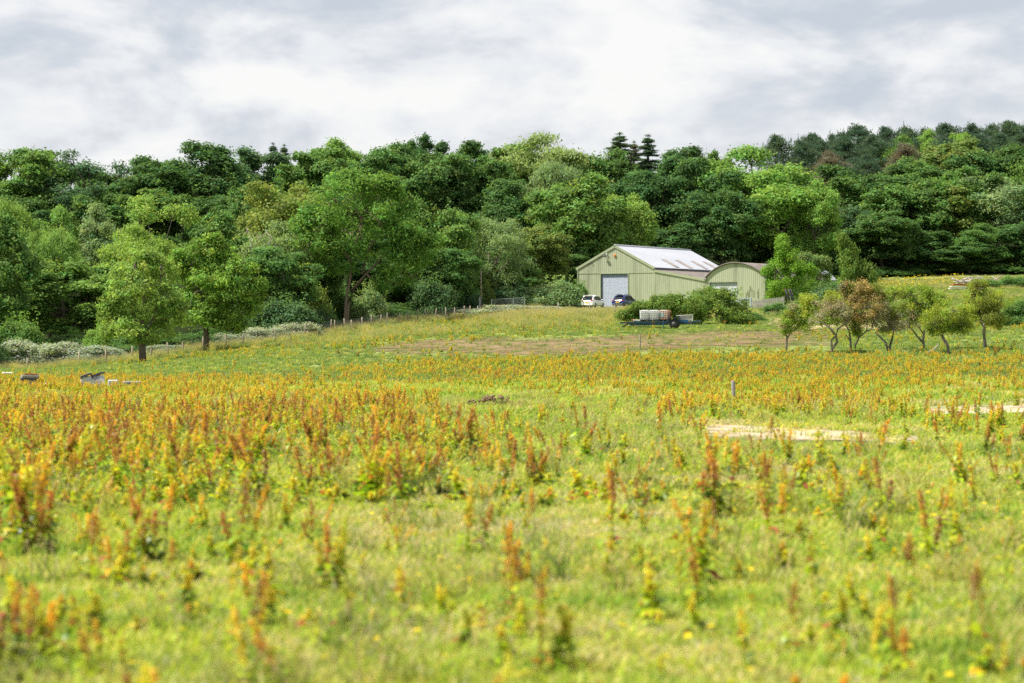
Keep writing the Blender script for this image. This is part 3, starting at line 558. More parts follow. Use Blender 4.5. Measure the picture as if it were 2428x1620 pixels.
# ------------------------------------------------------------------ custom trees: lobes and limbs measured in metres about their base
def custom_tree(name, px, d, lobes_px, limbs_px, color, label, par, seed, tints=None, ybase=None, group=None, r0=.25, bark='bark', yj=.6, twigs=0, cat='tree', shrink=None):
    x, y, z = at(px, d); s = d / F; rng = np.random.default_rng(seed); yb = HZ + F * (CZ - z) / d
    if ybase is not None: sh = yb - ybase
    else: sh = 0
    r = empty(name, (x, y, z), 0, label, cat, group); mb = MB()
    W = lambda qx, qy, dep=0.0: ((qx - px) * s, dep, (yb - (qy + sh)) * s)
    lobes = []
    for l in lobes_px:
        dep = l[6] if len(l) > 6 else rng.normal() * yj * l[2] * s
        if shrink: l = (px + (l[0] - px) * shrink[0], ybase - (ybase - l[1]) * shrink[1], l[2] * shrink[0], l[3] * shrink[1], *l[4:])
        c = W(l[0], l[1], dep); lobes.append((*c, l[2] * s, l[3] * s, l[4] if len(l) > 4 else 0, l[5] if len(l) > 5 else 1.0))
    for pts, w0, w1 in limbs_px:
        dep = 0.0; P = []
        for i, q in enumerate(pts):
            if i: dep += rng.normal() * .25 * (len(q) < 3)
            P.append(W(q[0], q[1], q[2] if len(q) > 2 else dep))
        if abs(P[0][2]) < .3: P[0] = (P[0][0], P[0][1], P[0][2] - .3)
        k = len(P); mb.tube(P, [(w0 + (w1 - w0) * i / (k - 1)) * s / 2 for i in range(k)], 7)
    ends = [W(*pts[-1][:2]) for pts, _, _ in limbs_px]
    for l in lobes:
        e = min(ends, key=lambda q: (q[0] - l[0]) ** 2 + (q[2] - l[2]) ** 2)
        p0 = np.array(e); p1 = np.array(l[:3]); m = (p0 + p1) / 2 + rng.normal(size=3) * .15 * l[3]
        rb = max(.012, .03 * l[3]); mb.tube([p0, m, p1], [rb * 1.5, rb, rb * .6], 5, cap=False)
        rb = max(rb, .02) if twigs else rb
        for _ in range(6 + twigs):
            q = norm(rng.normal(size=3)) * np.array([l[3], l[3], l[4]]) * rng.uniform(.7, 1.15)
            mb.tube([p1, p1 + q * .5 + rng.normal(size=3) * .12 * l[3], p1 + q + rng.normal(size=3) * .1 * l[3]], [rb * .7, rb * .45, rb * .2], 4, cap=False)
    if tints is None and par['puffs'] >= 40 and cat != 'thicket':
        ex = []
        for l in lobes:
            for _ in range(4):
                dd = norm(rng.normal(size=3) + np.array([0, 0, .15])); q = np.array(l[:3]) + dd * np.array([l[3], l[3], l[4]]) * rng.uniform(.85, 1.25); r2 = l[3] * rng.uniform(.2, .42); ex.append((*q, r2, r2, 0, .22))
        lobes = [(*l[:5], 0, l[6] * .7) for l in lobes] + ex
    if tints is not None:
        ex = []
        for l in lobes:
            for _ in range(7):
                dd = norm(rng.normal(size=3)); q = np.array(l[:3]) + dd * np.array([l[3], l[3], l[4]]) * rng.uniform(.3, 1.5); r2 = l[3] * rng.uniform(.2, .48); ex.append((*q, r2, r2 * rng.uniform(.6, 1), l[5] if rng.random() < .8 else int(rng.choice([0, 1, 3, 4])), .22 * l[6] * rng.uniform(.5, 1.4)))
        lobes = [(*l[:6], l[6] * .16) for l in lobes] + ex
    V, C = leaf_crown(lobes, rng, tints=tints, **par)
    mb.build('trunk', bark, r); o = link('crown', quads('crown', V, C, 'tree_leaf'), r, color=color); return r
P1 = dict(puffs=58, leaves=22, pr=.26, L=.33, W=.15, tone=.22, jit=.6, up=.5, droop=.1)
custom_tree('field_tree', 143, 213, [(143, 252, 20, 16), (122, 262, 19, 17), (164, 262, 20, 18), (143, 275, 26, 20), (116, 286, 20, 18), (170, 288, 19, 18), (143, 302, 25, 20), (112, 312, 17, 15), (172, 312, 17, 16), (128, 326, 22, 13), (158, 327, 21, 13), (104, 326, 9, 9), (143, 335, 15, 8), (180, 300, 9, 10), (108, 298, 11, 12), (150, 242, 12, 10)],
    [([(143, 363), (142, 350), (142, 340), (139, 330)], 8, 6), ([(139, 332), (132, 310), (131, 285), (136, 262)], 4, 1.2), ([(142, 338), (155, 315), (160, 290), (162, 265)], 4, 1.2), ([(141, 335), (144, 300), (145, 260)], 3.5, 1)], (.20, .32, .08),
    'loose olive-green young field tree in front of the fence, left of two', dict(P1, puffs=38), 11, ybase=363, shrink=(.86, .87))
custom_tree('field_tree', 206, 231, [(208, 240, 18, 13), (190, 250, 17, 14), (228, 250, 18, 14), (208, 262, 24, 18), (184, 270, 16, 15), (236, 268, 17, 15), (200, 285, 22, 17), (232, 290, 22, 16), (253, 285, 14, 10), (188, 298, 17, 14), (216, 306, 24, 13), (246, 303, 17, 11), (196, 316, 17, 9), (232, 318, 17, 8), (261, 278, 6, 6), (178, 255, 9, 9), (214, 232, 8, 7)],
    [([(206, 351), (206, 335), (205, 318), (207, 300), (208, 270)], 7, 2), ([(205, 325), (195, 316), (188, 308)], 3, 1.5), ([(206, 318), (220, 300), (232, 285)], 3.5, 1), ([(207, 305), (196, 285), (192, 262)], 3, 1)], (.17, .30, .06),
    'bright green round field tree in front of the fence, right of two', dict(P1, L=.34, W=.16, tone=.24, puffs=48), 12, ybase=351, shrink=(.95, .93))
custom_tree('leaning_ash', 347, 286, [(362, 175, 28, 14), (335, 186, 24, 15), (388, 186, 24, 15), (362, 195, 32, 17), (400, 204, 20, 14), (322, 206, 20, 16), (345, 215, 26, 15), (380, 220, 24, 14), (412, 218, 14, 9), (330, 232, 16, 15), (358, 240, 18, 12), (395, 236, 17, 10), (345, 170, 16, 9), (375, 168, 15, 8), (313, 196, 13, 12), (402, 252, 18, 12, 0, .7), (422, 240, 14, 11, 0, .7), (312, 228, 14, 12, 0, .7), (330, 250, 13, 9, 0, .5), (385, 262, 14, 8, 0, .5), (428, 222, 10, 8, 0, .6), (300, 212, 10, 8, 0, .6), (350, 160, 8, 5), (392, 172, 9, 6)],
    [([(346, 311), (348, 290), (354, 272), (366, 258), (384, 240), (405, 218)], 4.6, 1.3), ([(345, 310), (346, 285), (350, 262), (352, 240), (362, 205)], 3.6, 1.2), ([(366, 258), (376, 266), (388, 272), (400, 268)], 2, 1), ([(352, 245), (335, 225), (328, 205)], 3, 1), ([(362, 258), (368, 235), (380, 205)], 3, 1)], (.17, .31, .06),
    'large leaning ash with two reddish trunks and pale leafy crown above the gate', dict(puffs=50, leaves=20, pr=.40, L=.42, W=.18, tone=.22, jit=.65, up=.45, droop=.1), 13, ybase=311, bark='red_bark')
custom_tree('bare_willow', 256, 284, [(262, 236, 14, 9, 0, .5), (275, 246, 12, 8, 0, .5), (248, 234, 10, 7, 0, .5)],
    [([(240, 300), (246, 270), (256, 254), (268, 246), (272, 238)], 3, .8), ([(248, 266), (262, 258), (274, 252)], 1.6, .6), ([(250, 262), (252, 245), (247, 228)], 1.5, .5)], WI, 'bare pale branches of a dying willow behind the bright field tree',
    dict(puffs=10, leaves=10, pr=.4, L=.4, W=.15), 14, bark='pale_bark')
# young trees right of the barns
custom_tree('young_tree', 786, 306, [(783, 248, 5, 8), (788, 258, 10, 9), (778, 268, 10, 9), (796, 268, 11, 9), (785, 280, 15, 10), (800, 284, 14, 10), (776, 290, 11, 9), (790, 294, 16, 8), (806, 272, 7, 7), (770, 270, 5, 5), (782, 240, 2.5, 4)],
    [([(786, 306), (785, 285), (784, 262), (782, 244)], 2.5, .8), ([(786, 300), (795, 282), (798, 268)], 1.6, .6), ([(786, 298), (777, 282), (775, 268)], 1.6, .6)], (.20, .36, .045), 'young yellow-green tree with pointed top against the arched barn', dict(P1, puffs=56, leaves=24, L=.26, W=.11), 15)
custom_tree('young_tree', 812, 312, [(810, 262, 9, 7), (818, 268, 10, 8), (806, 274, 9, 8), (820, 280, 10, 8), (810, 288, 12, 8), (825, 262, 5, 5), (801, 258, 6, 6)],
    [([(812, 302), (812, 285), (810, 265)], 2, .7)], WI, 'grey-green young tree right of the yellow-green one at the barn', dict(P1, puffs=40, leaves=20), 16)
custom_tree('weeping_birch', 848, 326, [(846, 244, 4.5, 8), (850, 252, 6.5, 8), (845, 262, 6, 9), (853, 264, 6, 9), (848, 275, 7, 9), (844, 284, 6, 8), (842, 237, 2, 4)], [([(848, 292), (847, 265), (845, 238)], 1.8, .5)], (.17, .27, .06), 'tall narrow weeping birch in front of the dark wood', dict(P1, puffs=40, leaves=24, droop=.7, up=.1, L=.36, W=.12), 17)
custom_tree('weeping_birch', 864, 326, [(862, 268, 7, 7), (868, 272, 5, 9), (860, 280, 7, 8), (867, 284, 6, 8), (857, 286, 5, 6)], [([(863, 292), (863, 275), (863, 264)], 1.5, .5)], (.15, .235, .055), 'shorter drooping birch beside the tall narrow birch', dict(P1, puffs=40, leaves=24, droop=.7, up=.1, L=.36, W=.12), 18)
# the two-humped bramble thicket behind the trailer
custom_tree('bramble_thicket', 690, 238, [(716, 304, 14, 12), (705, 304, 15, 12), (728, 305, 15, 14), (715, 315, 22, 12), (738, 316, 12, 11), (695, 310, 15, 11), (680, 310, 14, 9), (665, 312, 14, 9), (650, 313, 14, 8), (636, 316, 11, 7), (625, 319, 8, 5), (655, 320, 16, 6), (690, 320, 18, 7), (733, 322, 14, 7), (711, 298, 9, 7), (722, 299, 8, 7), (745, 324, 8, 5), (640, 311, 9, 6), (660, 305, 9, 6), (675, 303, 9, 6)],
    [([(700, 328), (705, 312), (712, 298)], 2, 1), ([(660, 328), (662, 318), (660, 310)], 2, 1), ([(728, 328), (730, 315), (728, 305)], 2, 1)], (.135, .225, .05), 'big two-humped green bramble thicket behind the blue trailer', dict(puffs=100, leaves=20, pr=.19, L=.21, W=.12, tone=.25, jit=.6, up=.5, low=-.6), 19, ybase=328, cat='thicket', yj=.9)
# fruit trees: tint 0 fresh green, 1 yellow-green, 2 rust twigs, 3 olive mistletoe, 4 grey twigs
TN = [(.22, .33, .055), (.30, .38, .06), (.35, .28, .12), (.19, .23, .05), (.30, .29, .20)]
FP = dict(puffs=80, leaves=15, pr=.14, L=.11, W=.055, tone=.22, jit=.7, up=.4, low=-.8)
FG = 'old fruit trees in a row at the meadow edge'
def z2(x, y): return (1900 + x / 4.4508) / 2.371, (640 + y / 4.4508) / 2.371     # points read from an enlarged view of the row
def fruit(basez, d, limbs, lobes, label, seed, name='fruit_tree'):
    bx, by = z2(*basez); k = 1 / 4.4508 / 2.371
    custom_tree(name, bx, d, [(*z2(l[0], l[1]), l[2] * k * 1.12, l[3] * k * 1.12, *l[4:]) for l in lobes], [([z2(*p) for p in pts], w0 * k, w1 * k) for pts, w0, w1 in limbs], (1, 1, 1), label, FP, seed, TN, ybase=by, group=FG, yj=.5, twigs=16, bark='fruit_bark')
fruit((-160, 900), 152, [([(-160, 900), (-150, 800), (-150, 720), (-185, 640)], 26, 16), ([(-150, 740), (-110, 680), (-60, 640)], 16, 8)], [(0, 480, 110, 90, 0), (-110, 520, 90, 80, 0), (90, 400, 90, 70, 1), (150, 480, 80, 70, 0), (-150, 600, 70, 60, 0), (10, 590, 110, 60, 0), (60, 340, 60, 40, 1), (300, 300, 50, 40, 1)], 'leftmost fruit tree with thin crooked trunk and leafy bright crown', 31)
fruit((320, 930), 150, [([(320, 940), (325, 880), (370, 800), (350, 730), (300, 670), (210, 600), (130, 590)], 34, 12), ([(325, 870), (318, 790), (335, 760), (360, 745)], 22, 16), ([(365, 745), (380, 670), (430, 630), (490, 590)], 24, 10), ([(345, 720), (290, 650), (300, 570)], 16, 8)], [(280, 430, 110, 90, 4, .5), (340, 510, 110, 90, 4, .5), (210, 530, 80, 70, 4, .5), (420, 520, 90, 90, 4, .5), (260, 560, 80, 40, 0, .6), (400, 430, 80, 80, 4, .4), (330, 330, 60, 40, 1, .4)], 'fruit tree with bare grey twiggy crown and looping forked trunk', 32)
fruit((530, 900), 152, [([(530, 900), (520, 770), (525, 690), (480, 610)], 26, 16), ([(515, 780), (480, 740), (450, 715)], 14, 6)], [(470, 440, 90, 110, 2, .5), (540, 520, 90, 90, 2, .5), (490, 300, 80, 70, 2, .8), (590, 400, 90, 90, 2, .6), (470, 210, 50, 40, 2, .8), (560, 260, 60, 50, 2, .7), (420, 560, 60, 50, 4, .5)], 'rust coloured half dead fruit tree with slim curved trunk', 33)
fruit((560, 890), 151, [([(560, 895), (575, 800), (620, 720), (690, 660), (740, 640)], 26, 12), ([(610, 730), (575, 660), (570, 600)], 14, 8), ([(690, 660), (700, 520), (690, 300)], 14, 6)], [(640, 480, 100, 90, 2, .6), (720, 400, 100, 90, 2, .5), (600, 560, 70, 80, 3, .7), (680, 300, 100, 70, 2, .6), (740, 225, 90, 50, 3, 1.2), (640, 190, 70, 40, 2, .9), (780, 520, 80, 80, 4, .6), (590, 620, 50, 50, 3, .7), (560, 330, 70, 60, 2, .7), (840, 290, 40, 30, 3, .9)], 'tallest rust coloured fruit tree with olive clump on its top', 34)
fruit((925, 880), 153, [([(925, 885), (935, 800), (955, 720), (965, 620), (930, 540)], 34, 16), ([(930, 830), (890, 750), (830, 690), (775, 640)], 26, 14), ([(935, 600), (890, 510), (860, 480)], 14, 8)], [(820, 430, 80, 110, 3, .8), (840, 530, 70, 70, 4, .6), (960, 430, 90, 80, 0, .6), (980, 560, 80, 60, 4, .6), (930, 300, 90, 70, 0, .6), (1010, 220, 80, 60, 1, .7), (850, 350, 60, 50, 4, .5), (900, 620, 60, 40, 4, .4), (1000, 480, 80, 70, 3, .6)], 'fruit tree with wide V-forked trunk in the middle of the row', 35)
fruit((1300, 825), 158, [([(1300, 830), (1280, 720), (1285, 610)], 34, 24), ([(1285, 740), (1225, 660), (1170, 590), (1110, 560)], 22, 12), ([(1285, 640), (1230, 570), (1180, 500)], 14, 10)], [(1200, 250, 110, 80, 0, 1.2), (1320, 220, 90, 70, 0, 1), (1290, 330, 130, 80, 0, 1.2), (1400, 320, 90, 70, 0, .9), (1180, 350, 90, 70, 0, .9), (1380, 400, 90, 60, 0, .9), (1080, 430, 90, 80, 3, .8), (1060, 530, 90, 60, 4, .8), (1150, 470, 90, 70, 4, .6), (1250, 480, 80, 60, 0, .7), (1130, 210, 60, 40, 3, .7), (1480, 260, 60, 40, 1, .4)], 'fruit tree with leafy green crown and grey clump on its left', 36)
fruit((1550, 890), 150, [([(1555, 895), (1535, 800), (1495, 720), (1480, 670), (1505, 640)], 38, 24), ([(1490, 670), (1560, 600), (1640, 560)], 16, 10), ([(1490, 670), (1430, 610), (1400, 570)], 14, 8)], [(1400, 560, 110, 80, 1), (1520, 500, 130, 90, 1), (1650, 520, 120, 90, 1), (1560, 600, 130, 50, 0), (1430, 620, 80, 40, 0), (1740, 560, 90, 50, 1), (1600, 430, 110, 60, 1, .7), (1700, 450, 80, 50, 1, .6), (1680, 610, 80, 40, 0, .8), (1460, 430, 70, 50, 1, .6)], 'spreading umbrella-shaped fruit tree with bent trunk', 37)
fruit((1950, 830), 157, [([(1960, 835), (1935, 760), (1925, 660), (1915, 560)], 44, 30), ([(1925, 600), (1890, 560), (1880, 520)], 16, 10)], [(1890, 140, 60, 60, 1, 1), (1870, 200, 70, 60, 3, 1), (1900, 280, 110, 80, 1, 1.1), (1980, 360, 110, 90, 3, 1.3), (1880, 430, 110, 80, 3, 1.3), (2030, 470, 110, 90, 3, 1.4), (1940, 520, 110, 60, 3, 1.2), (2080, 530, 80, 50, 3, 1), (1810, 430, 70, 60, 3, 1), (1790, 320, 90, 80, 1, .5), (2100, 350, 90, 80, 1, .4), (1760, 400, 70, 60, 1, .4), (2050, 280, 80, 60, 1, .5), (1960, 440, 120, 90, 3, 1.2)], 'dark ivy-laden fruit tree at the right end of the row', 38)
pb = at(938, 149)
MB().tube([(-1.7, .05, .05), (-.8, 0, .12), (-.2, 0, .45), (.05, 0, .75)], [.035, .05, .06, .05], 7).build('fallen_branch', 'pale_bark', None, pb)
tagp(bpy.data.objects['fallen_branch'], 'pale peeled branch fallen at the foot of the umbrella-shaped fruit tree', 'branch')

# ------------------------------------------------------------------ barns (local x along the front, y along the axis)
BZ = 5.15; BO = (9.05, 334.0, BZ); BR_ = -R(30)
def corr(mb, p0, u, v, nrm, Lu, Lv, period=.3, depth=.018, mi=0, lo=None, hi=None):
    """corrugated sheet: origin p0, profile across u, ribs run along v; lo/hi give the rib range at each u"""
    p0, u, v, nrm = (np.array(q, float) for q in (p0, u, v, nrm)); xs = []
    k = int(Lu / period); 
    for i in range(k + 1):
        for f, h in ((0, 0), (.42, 0), (.52, 1), (.9, 1)):
            x = (i + f) * period
            if x < Lu: xs.append((x, h * depth))
    xs.append((Lu, 0)); vs = []
    for x, h in xs:
        a = lo(x) if lo else 0; b = hi(x) if hi else Lv
        vs.append(p0 + u * x + v * a + nrm * h); vs.append(p0 + u * x + v * b + nrm * h)
    mb.add(vs, [(2 * i, 2 * i + 2, 2 * i + 3, 2 * i + 1) for i in range(len(xs) - 1)], mi); return mb
X3, Y3, Z3, NY = (1, 0, 0), (0, 1, 0), (0, 0, 1), (0, -1, 0)
W1, WL, L1, EV, AP, LH, LL = 11.7, 19.6, 23.5, 5.3, 8.3, 4.95, 3.55
barn = empty('metal_barn', BO, BR_, 'large pale green metal barn with white pitched roof and blue roller door', 'barn')
def gtop(x): return EV + (AP - EV) * (1 - abs(x - W1 / 2) / (W1 / 2)) if x <= W1 else LH + (LL - LH) * (x - W1) / (WL - W1)
mb = MB(); DX0, DX1, DH = 3.65, 7.85, 4.55
corr(mb, (0, 0, -.6), X3, Z3, NY, DX0, 1, hi=lambda x: gtop(x) + .6)
corr(mb, (DX0, 0, 0), X3, Z3, NY, DX1 - DX0, 1, lo=lambda x: DH, hi=lambda x: gtop(x + DX0))
corr(mb, (DX1, 0, -.6), X3, Z3, NY, W1 - DX1, 1, hi=lambda x: gtop(x + DX1) + .6)
mb.build('gable_wall', 'wall_green', barn)
corr(MB(), (W1, 0, -.6), X3, Z3, NY, WL - W1, 1, hi=lambda x: gtop(x + W1) + .55).build('annexe_wall', 'wall_green', barn)
mb = MB(); corr(mb, (0, L1, -.8), (0, -1, 0), Z3, (-1, 0, 0), L1 - .02, EV + .8); corr(mb, (WL, L1, -.8), (-1, 0, 0), Z3, Y3, WL, 1, hi=lambda x: gtop(WL - x) + .8); mb.build('outer_wall', 'wall_green', barn)
sl = math.hypot(W1 / 2, AP - EV); dv = ((W1 / 2) / sl, 0, -(AP - EV) / sl); dn = ((AP - EV) / sl, 0, (W1 / 2) / sl)
corr(MB(), (W1 / 2 - .02, -.12, AP + .13), Y3, dv, dn, L1 + .25, sl + .22, .3, .03).build('roof_slope', 'roof_white', barn)
corr(MB(), (W1 / 2 + .02, -.12, AP + .13), Y3, (-dv[0], 0, dv[2]), (-dn[0], 0, dn[2]), L1 + .25, sl + .22, .3, .03).build('roof_slope', 'roof_white', barn)
MB().tube([(W1 / 2, -.14, AP + .16), (W1 / 2, L1 + .14, AP + .16)], .12, 8).build('ridge_cap', 'roof_white', barn)
for yy, ww in ((7.0, 1.3), (11.3, 1.3), (16.3, 1.2), (20.2, 1.2)):
    mb = MB(); a = np.array((W1 / 2, yy, AP + .18)) + np.array(dv) * sl * .60; b = np.array((W1 / 2, yy, AP + .18)) + np.array(dv) * sl * .985
    e = np.array((0, ww, 0)); nn = np.array(dn) * .02; mb.add([a, b, b + e, a + e, a + nn, b + nn, b + e + nn, a + e + nn], [(4, 5, 6, 7), (0, 1, 5, 4), (1, 2, 6, 5), (2, 3, 7, 6), (3, 0, 4, 7)]); mb.build('roof_light', 'rust_panel', barn)
def strip(mb, a, b, w, t=.07, y0=-.13):
    a, b = np.array(a, float), np.array(b, float); d = norm(b - a); n = np.array([-d[2], 0, d[0]]); mb.add([(*(q), ) for q in [np.array((p[0], yy, p[1])) for yy in (y0, y0 + t) for p in ((a[0], a[2]), (b[0], b[2]), ((b + n * w)[0], (b + n * w)[2]), ((a + n * w)[0], (a + n * w)[2]))]], [(0, 1, 2, 3), (7, 6, 5, 4), (0, 4, 5, 1), (1, 5, 6, 2), (2, 6, 7, 3), (3, 7, 4, 0)])
for a, b in (((-.1, 0, EV - .2), (W1 / 2, 0, AP - .15)), ((W1 / 2, 0, AP - .15), (W1 + .15, 0, EV - .22)), ((W1 + .16, 0, LH - .22), (WL + .02, 0, LL - .2))):
    mb = MB(); strip(mb, a, b, .32); mb.build('verge_trim', 'trim_green', barn)
mb = MB(); strip(mb, (-.02, 0, 4.62), (W1, 0, 4.62), .05, .03, -.065); mb.build('sheet_joint', 'trim_green', barn)
MB().box((W1 + .32, L1 / 2, EV - .12), (.16, L1 + .2, .2)).build('gutter', 'dark_grey', barn)
ls = math.hypot(WL - W1, LH - LL); lv = ((WL - W1) / ls, 0, -(LH - LL) / ls); ln = ((LH - LL) / ls, 0, (WL - W1) / ls)
corr(MB(), (W1 + .0, -.1, LH + .1), Y3, lv, ln, L1, ls + .1, .35, .05).build('annexe_roof', 'roof_brown', barn)
mb = MB(); a = np.array((W1, -.1, LH + .2)); b = a + np.array(lv) * .45; e = np.array((0, L1, 0)); mb.add([a, b, b + e, a + e], [(0, 1, 2, 3)]); mb.build('flashing', 'off_white', barn)
mb = MB(); a = np.array((W1, 9, LH + .175)) + np.array(lv) * 5.2; b = a + np.array(lv) * .3; e = np.array((0, 10, 0)); mb.add([a, b, b + e, a + e], [(0, 1, 2, 3)]); mb.build('roof_light', 'off_white', barn)
def roller(parent, x0, x1, h, mat, y):
    mb = MB(); n = int(h / .1)
    for i in range(n): z = i * h / n; dz = h / n; mb.add([(x0, y, z), (x1, y, z), (x1, y - .025, z + dz * .5), (x0, y - .025, z + dz * .5), (x1, y, z + dz), (x0, y, z + dz)], [(0, 1, 2, 3), (3, 2, 4, 5)])
    o = mb.build('roller_door', mat, parent)
    f = MB(); f.box((x0 - .04, -.03, h / 2), (.1, .14, h)); f.box((x1 + .04, -.03, h / 2), (.1, .14, h)); f.box(((x0 + x1) / 2, -.03, h + .05), (x1 - x0 + .18, .14, .1)); f.build('door_frame', 'trim_green', parent)
    q = MB(); q.box((x0 + .04, y / 2 + .02, h / 2), (.05, y, h)); q.box(((x0 + x1) / 2, y / 2 + .02, h - .03), (x1 - x0, y, .05)); q.build('reveal_shadow', 'dark_grey', parent)  # dark left and top linings: the shadow inside the recess put in as colour
roller(barn, DX0, DX1, DH, 'door_blue', .14)
mb = MB(); mb.box((4.45, -.2, 7.0), (.08, .3, .06)); mb.box((4.4, -.42, 6.98), (.5, .28, .2), ry=.15, bev=.05); mb.build('security_light', 'dark_grey', barn)
MB().box((4.62, -.16, 7.25), (.2, .22, .22), bev=.05).build('camera_housing', 'off_white', barn)
MB().box((W1 / 2, -.12, 7.05), (.33, .12, .36), bev=.08).build('alarm_box', 'orange', barn)
MB().box((W1 / 2, -.19, 7.05), (.13, .04, .12), bev=.04).build('alarm_label', 'rust', barn)
MB().box((2.35, -.14, 6.0), (.1, .16, .14), bev=.03).build('wall_sensor', 'dark_grey', barn)
MB().box((.06, -.06, 2.3), (.1, .1, 5.8)).build('corner_trim', 'trim_green', barn)
mb = MB(); rs = np.random.default_rng(5)
for i in range(60):
    x = rs.uniform(.3, WL - .3); h = rs.uniform(.2, 1.1)
    if DX0 - .2 < x < DX1 + .2: continue
    mb.box((x, -.04, h / 2 + .05), (rs.uniform(.04, .16), .004, h))
mb.build('dirt_streak', plain('dirt_streak', (.20, .21, .125), .8, var=.3).name, barn)
# arched barn
ab = empty('arched_barn', BO, BR_, 'pale green arched-roof barn with pale roller door joined to the main barn', 'barn')
A0, A1, SH, RI, L2 = 19.62, 28.3, 3.8, 1.95, 24.0; hw = (A1 - A0) / 2; RR = (hw * hw + RI * RI) / (2 * RI); cxm = (A0 + A1) / 2
def arch(x): return SH + RI - RR + math.sqrt(max(0, RR * RR - (x - cxm) ** 2))
D0, D1, D2 = 20.15, 24.2, 3.2; mb = MB()
corr(mb, (A0, -.1, -.8), X3, Z3, NY, D0 - A0, 1, hi=lambda x: arch(x + A0) + .8); corr(mb, (D0, -.1, 0), X3, Z3, NY, D1 - D0, 1, lo=lambda x: D2, hi=lambda x: arch(x + D0)); corr(mb, (D1, -.1, -.8), X3, Z3, NY, A1 - D1, 1, hi=lambda x: arch(x + D1) + .8)
mb.build('front_wall', 'wall_green', ab)
corr(MB(), (A1, -.05, -.8), Y3, Z3, (1, 0, 0), L2, SH + .75).build('side_wall', 'side_green', ab)
corr(MB(), (A1, L2, -.8), (-1, 0, 0), Z3, Y3, A1 - A0, 1, hi=lambda x: arch(A1 - x) + .8).build('back_wall', 'wall_green', ab)
def vault(y0, y1, mat, name, off):
    mb = MB(); n = 22; vs = []; fs = []; k = int((y1 - y0) / .18)
    th0 = math.asin(hw / RR)
    for j in range(k + 1):
        y = y0 + (y1 - y0) * j / k; rr = RR + off + (.04 if j % 2 else 0)
        for i in range(n + 1): t = -th0 * 1.02 + 2.04 * th0 * i / n; vs.append((cxm + rr * math.sin(t), y, SH + RI - RR + rr * math.cos(t)))
    for j in range(k):
        for i in range(n): a = j * (n + 1) + i; fs.append((a, a + 1, a + n + 2, a + n + 1))
    mb.add(vs, fs); mb.build(name, mat, ab)
vault(-.3, L2 - 2.6, 'roof_brown', 'arched_roof', .1); vault(L2 - 2.62, L2 + .3, 'roof_white', 'arched_roof', .16)
mb = MB(); th0 = math.asin(hw / RR); mb.tube([(cxm + (RR + .08) * math.sin(-th0 * 1.03 + 2.06 * th0 * i / 24), -.3, SH + RI - RR + (RR + .08) * math.cos(-th0 * 1.03 + 2.06 * th0 * i / 24)) for i in range(25)], .075, 5); mb.build('verge_trim', 'roof_brown', ab)
MB().box((A0 - .05, -.2, SH - .1), (.4, .35, .3), bev=.05).build('gutter_end', 'grey_wood', ab)
roller(ab, D0, D1, D2, 'door_pale', .12)
mb = MB()
rs = np.random.default_rng(8)
for i in range(11):
    x = 25.5 + rs.random() * 1.9; z = rs.uniform(1.6, 2.7); h = rs.uniform(.4, 1.3); w = rs.uniform(.05, .13); mb.box((x, -.153, z - h / 2), (w, .004, h))
mb.build('dirt_streak', 'dirt_streak' if 'dirt_streak' in MATS else plain('dirt_streak', (.20, .21, .125), .8, var=.3).name, ab)

# ------------------------------------------------------------------ gates, fences, poles
def on_barn(x, y, z=None):
    c, s = math.cos(BR_), math.sin(BR_); X, Y = BO[0] + x * c - y * s, BO[1] + x * s + y * c
    return (X, Y, g1(X, Y) if z is None else z)
def fence_line(name, pts, label, posts_h=1.2, wires=7, net=True, mat='post_wood', seed=1, r=.075):
    rng = random.Random(seed); x0, y0, z0 = pts[0]; root = empty(name, pts[0], 0, label, 'fence'); P = []
    for p in pts:
        h = posts_h * rng.uniform(.92, 1.12); q = (p[0] - x0, p[1] - y0, g1(p[0], p[1]) - z0); P.append(q)
        MB().tube([(q[0], q[1], q[2] - .3), (q[0] + rng.uniform(-.03, .03), q[1], q[2] + h * .5), (q[0] + rng.uniform(-.07, .07), q[1], q[2] + h)], [r, r, r * .9], 7).build('post', mat, root)
    mb = MB()
    for a, b in zip(P[:-1], P[1:]):
        for w in range(wires): z = .08 + w * (posts_h - .18) / (wires - 1); mb.tube([(a[0], a[1], a[2] + z), (b[0], b[1], b[2] + z)], .008, 3, cap=False)
        if net:
            n = int(math.dist(a, b) / .15)
            for i in range(1, n): t = i / n; q = [a[j] + (b[j] - a[j]) * t for j in range(3)]; mb.tube([(q[0], q[1], q[2] + .05), (q[0], q[1], q[2] + posts_h - .15)], .006, 3, cap=False)
    mb.build('wire_netting', 'wire', root); return root
FL = [(-30, 232), (27, 232), (79, 230), (106, 228), (132, 227), (151, 228), (168, 229), (183, 230), (203, 234), (226, 238), (243, 243), (275, 251), (305, 259), (331, 267)]
fence_line('wire_fence', [at(p, d) for p, d in FL], 'long low wire fence with thin posts below the bramble bank at left', 1.4, 5, True, seed=2)
FR = [(333 + i * 9.3 + random.uniform(-2.6, 2.6), 268 + i * 2.35) for i in range(16)]
fence_line('netted_fence', [at(p, d) for p, d in FR], 'netted post fence climbing the slope from left towards the lamp pole', 1.42, 7, True, seed=3)
fence_line('thin_fence', [at(p, d) for p, d in [(478, 304), (516, 300), (558, 292), (590, 286), (615, 280)]], 'sparse wire fence in tall grass below the parked cars', 1.2, 4, False, 'grey_wood', seed=4)
def post(px, d, h, r, mat, label):
    o = MB().tube([(0, 0, -.3), (.02, 0, h * .5), (.0, 0, h * .97), (.0, 0, h)], [r, r, r * .95, r * .7], 9).build('post', mat, None, at(px, d)); return tagp(o, label, 'post')
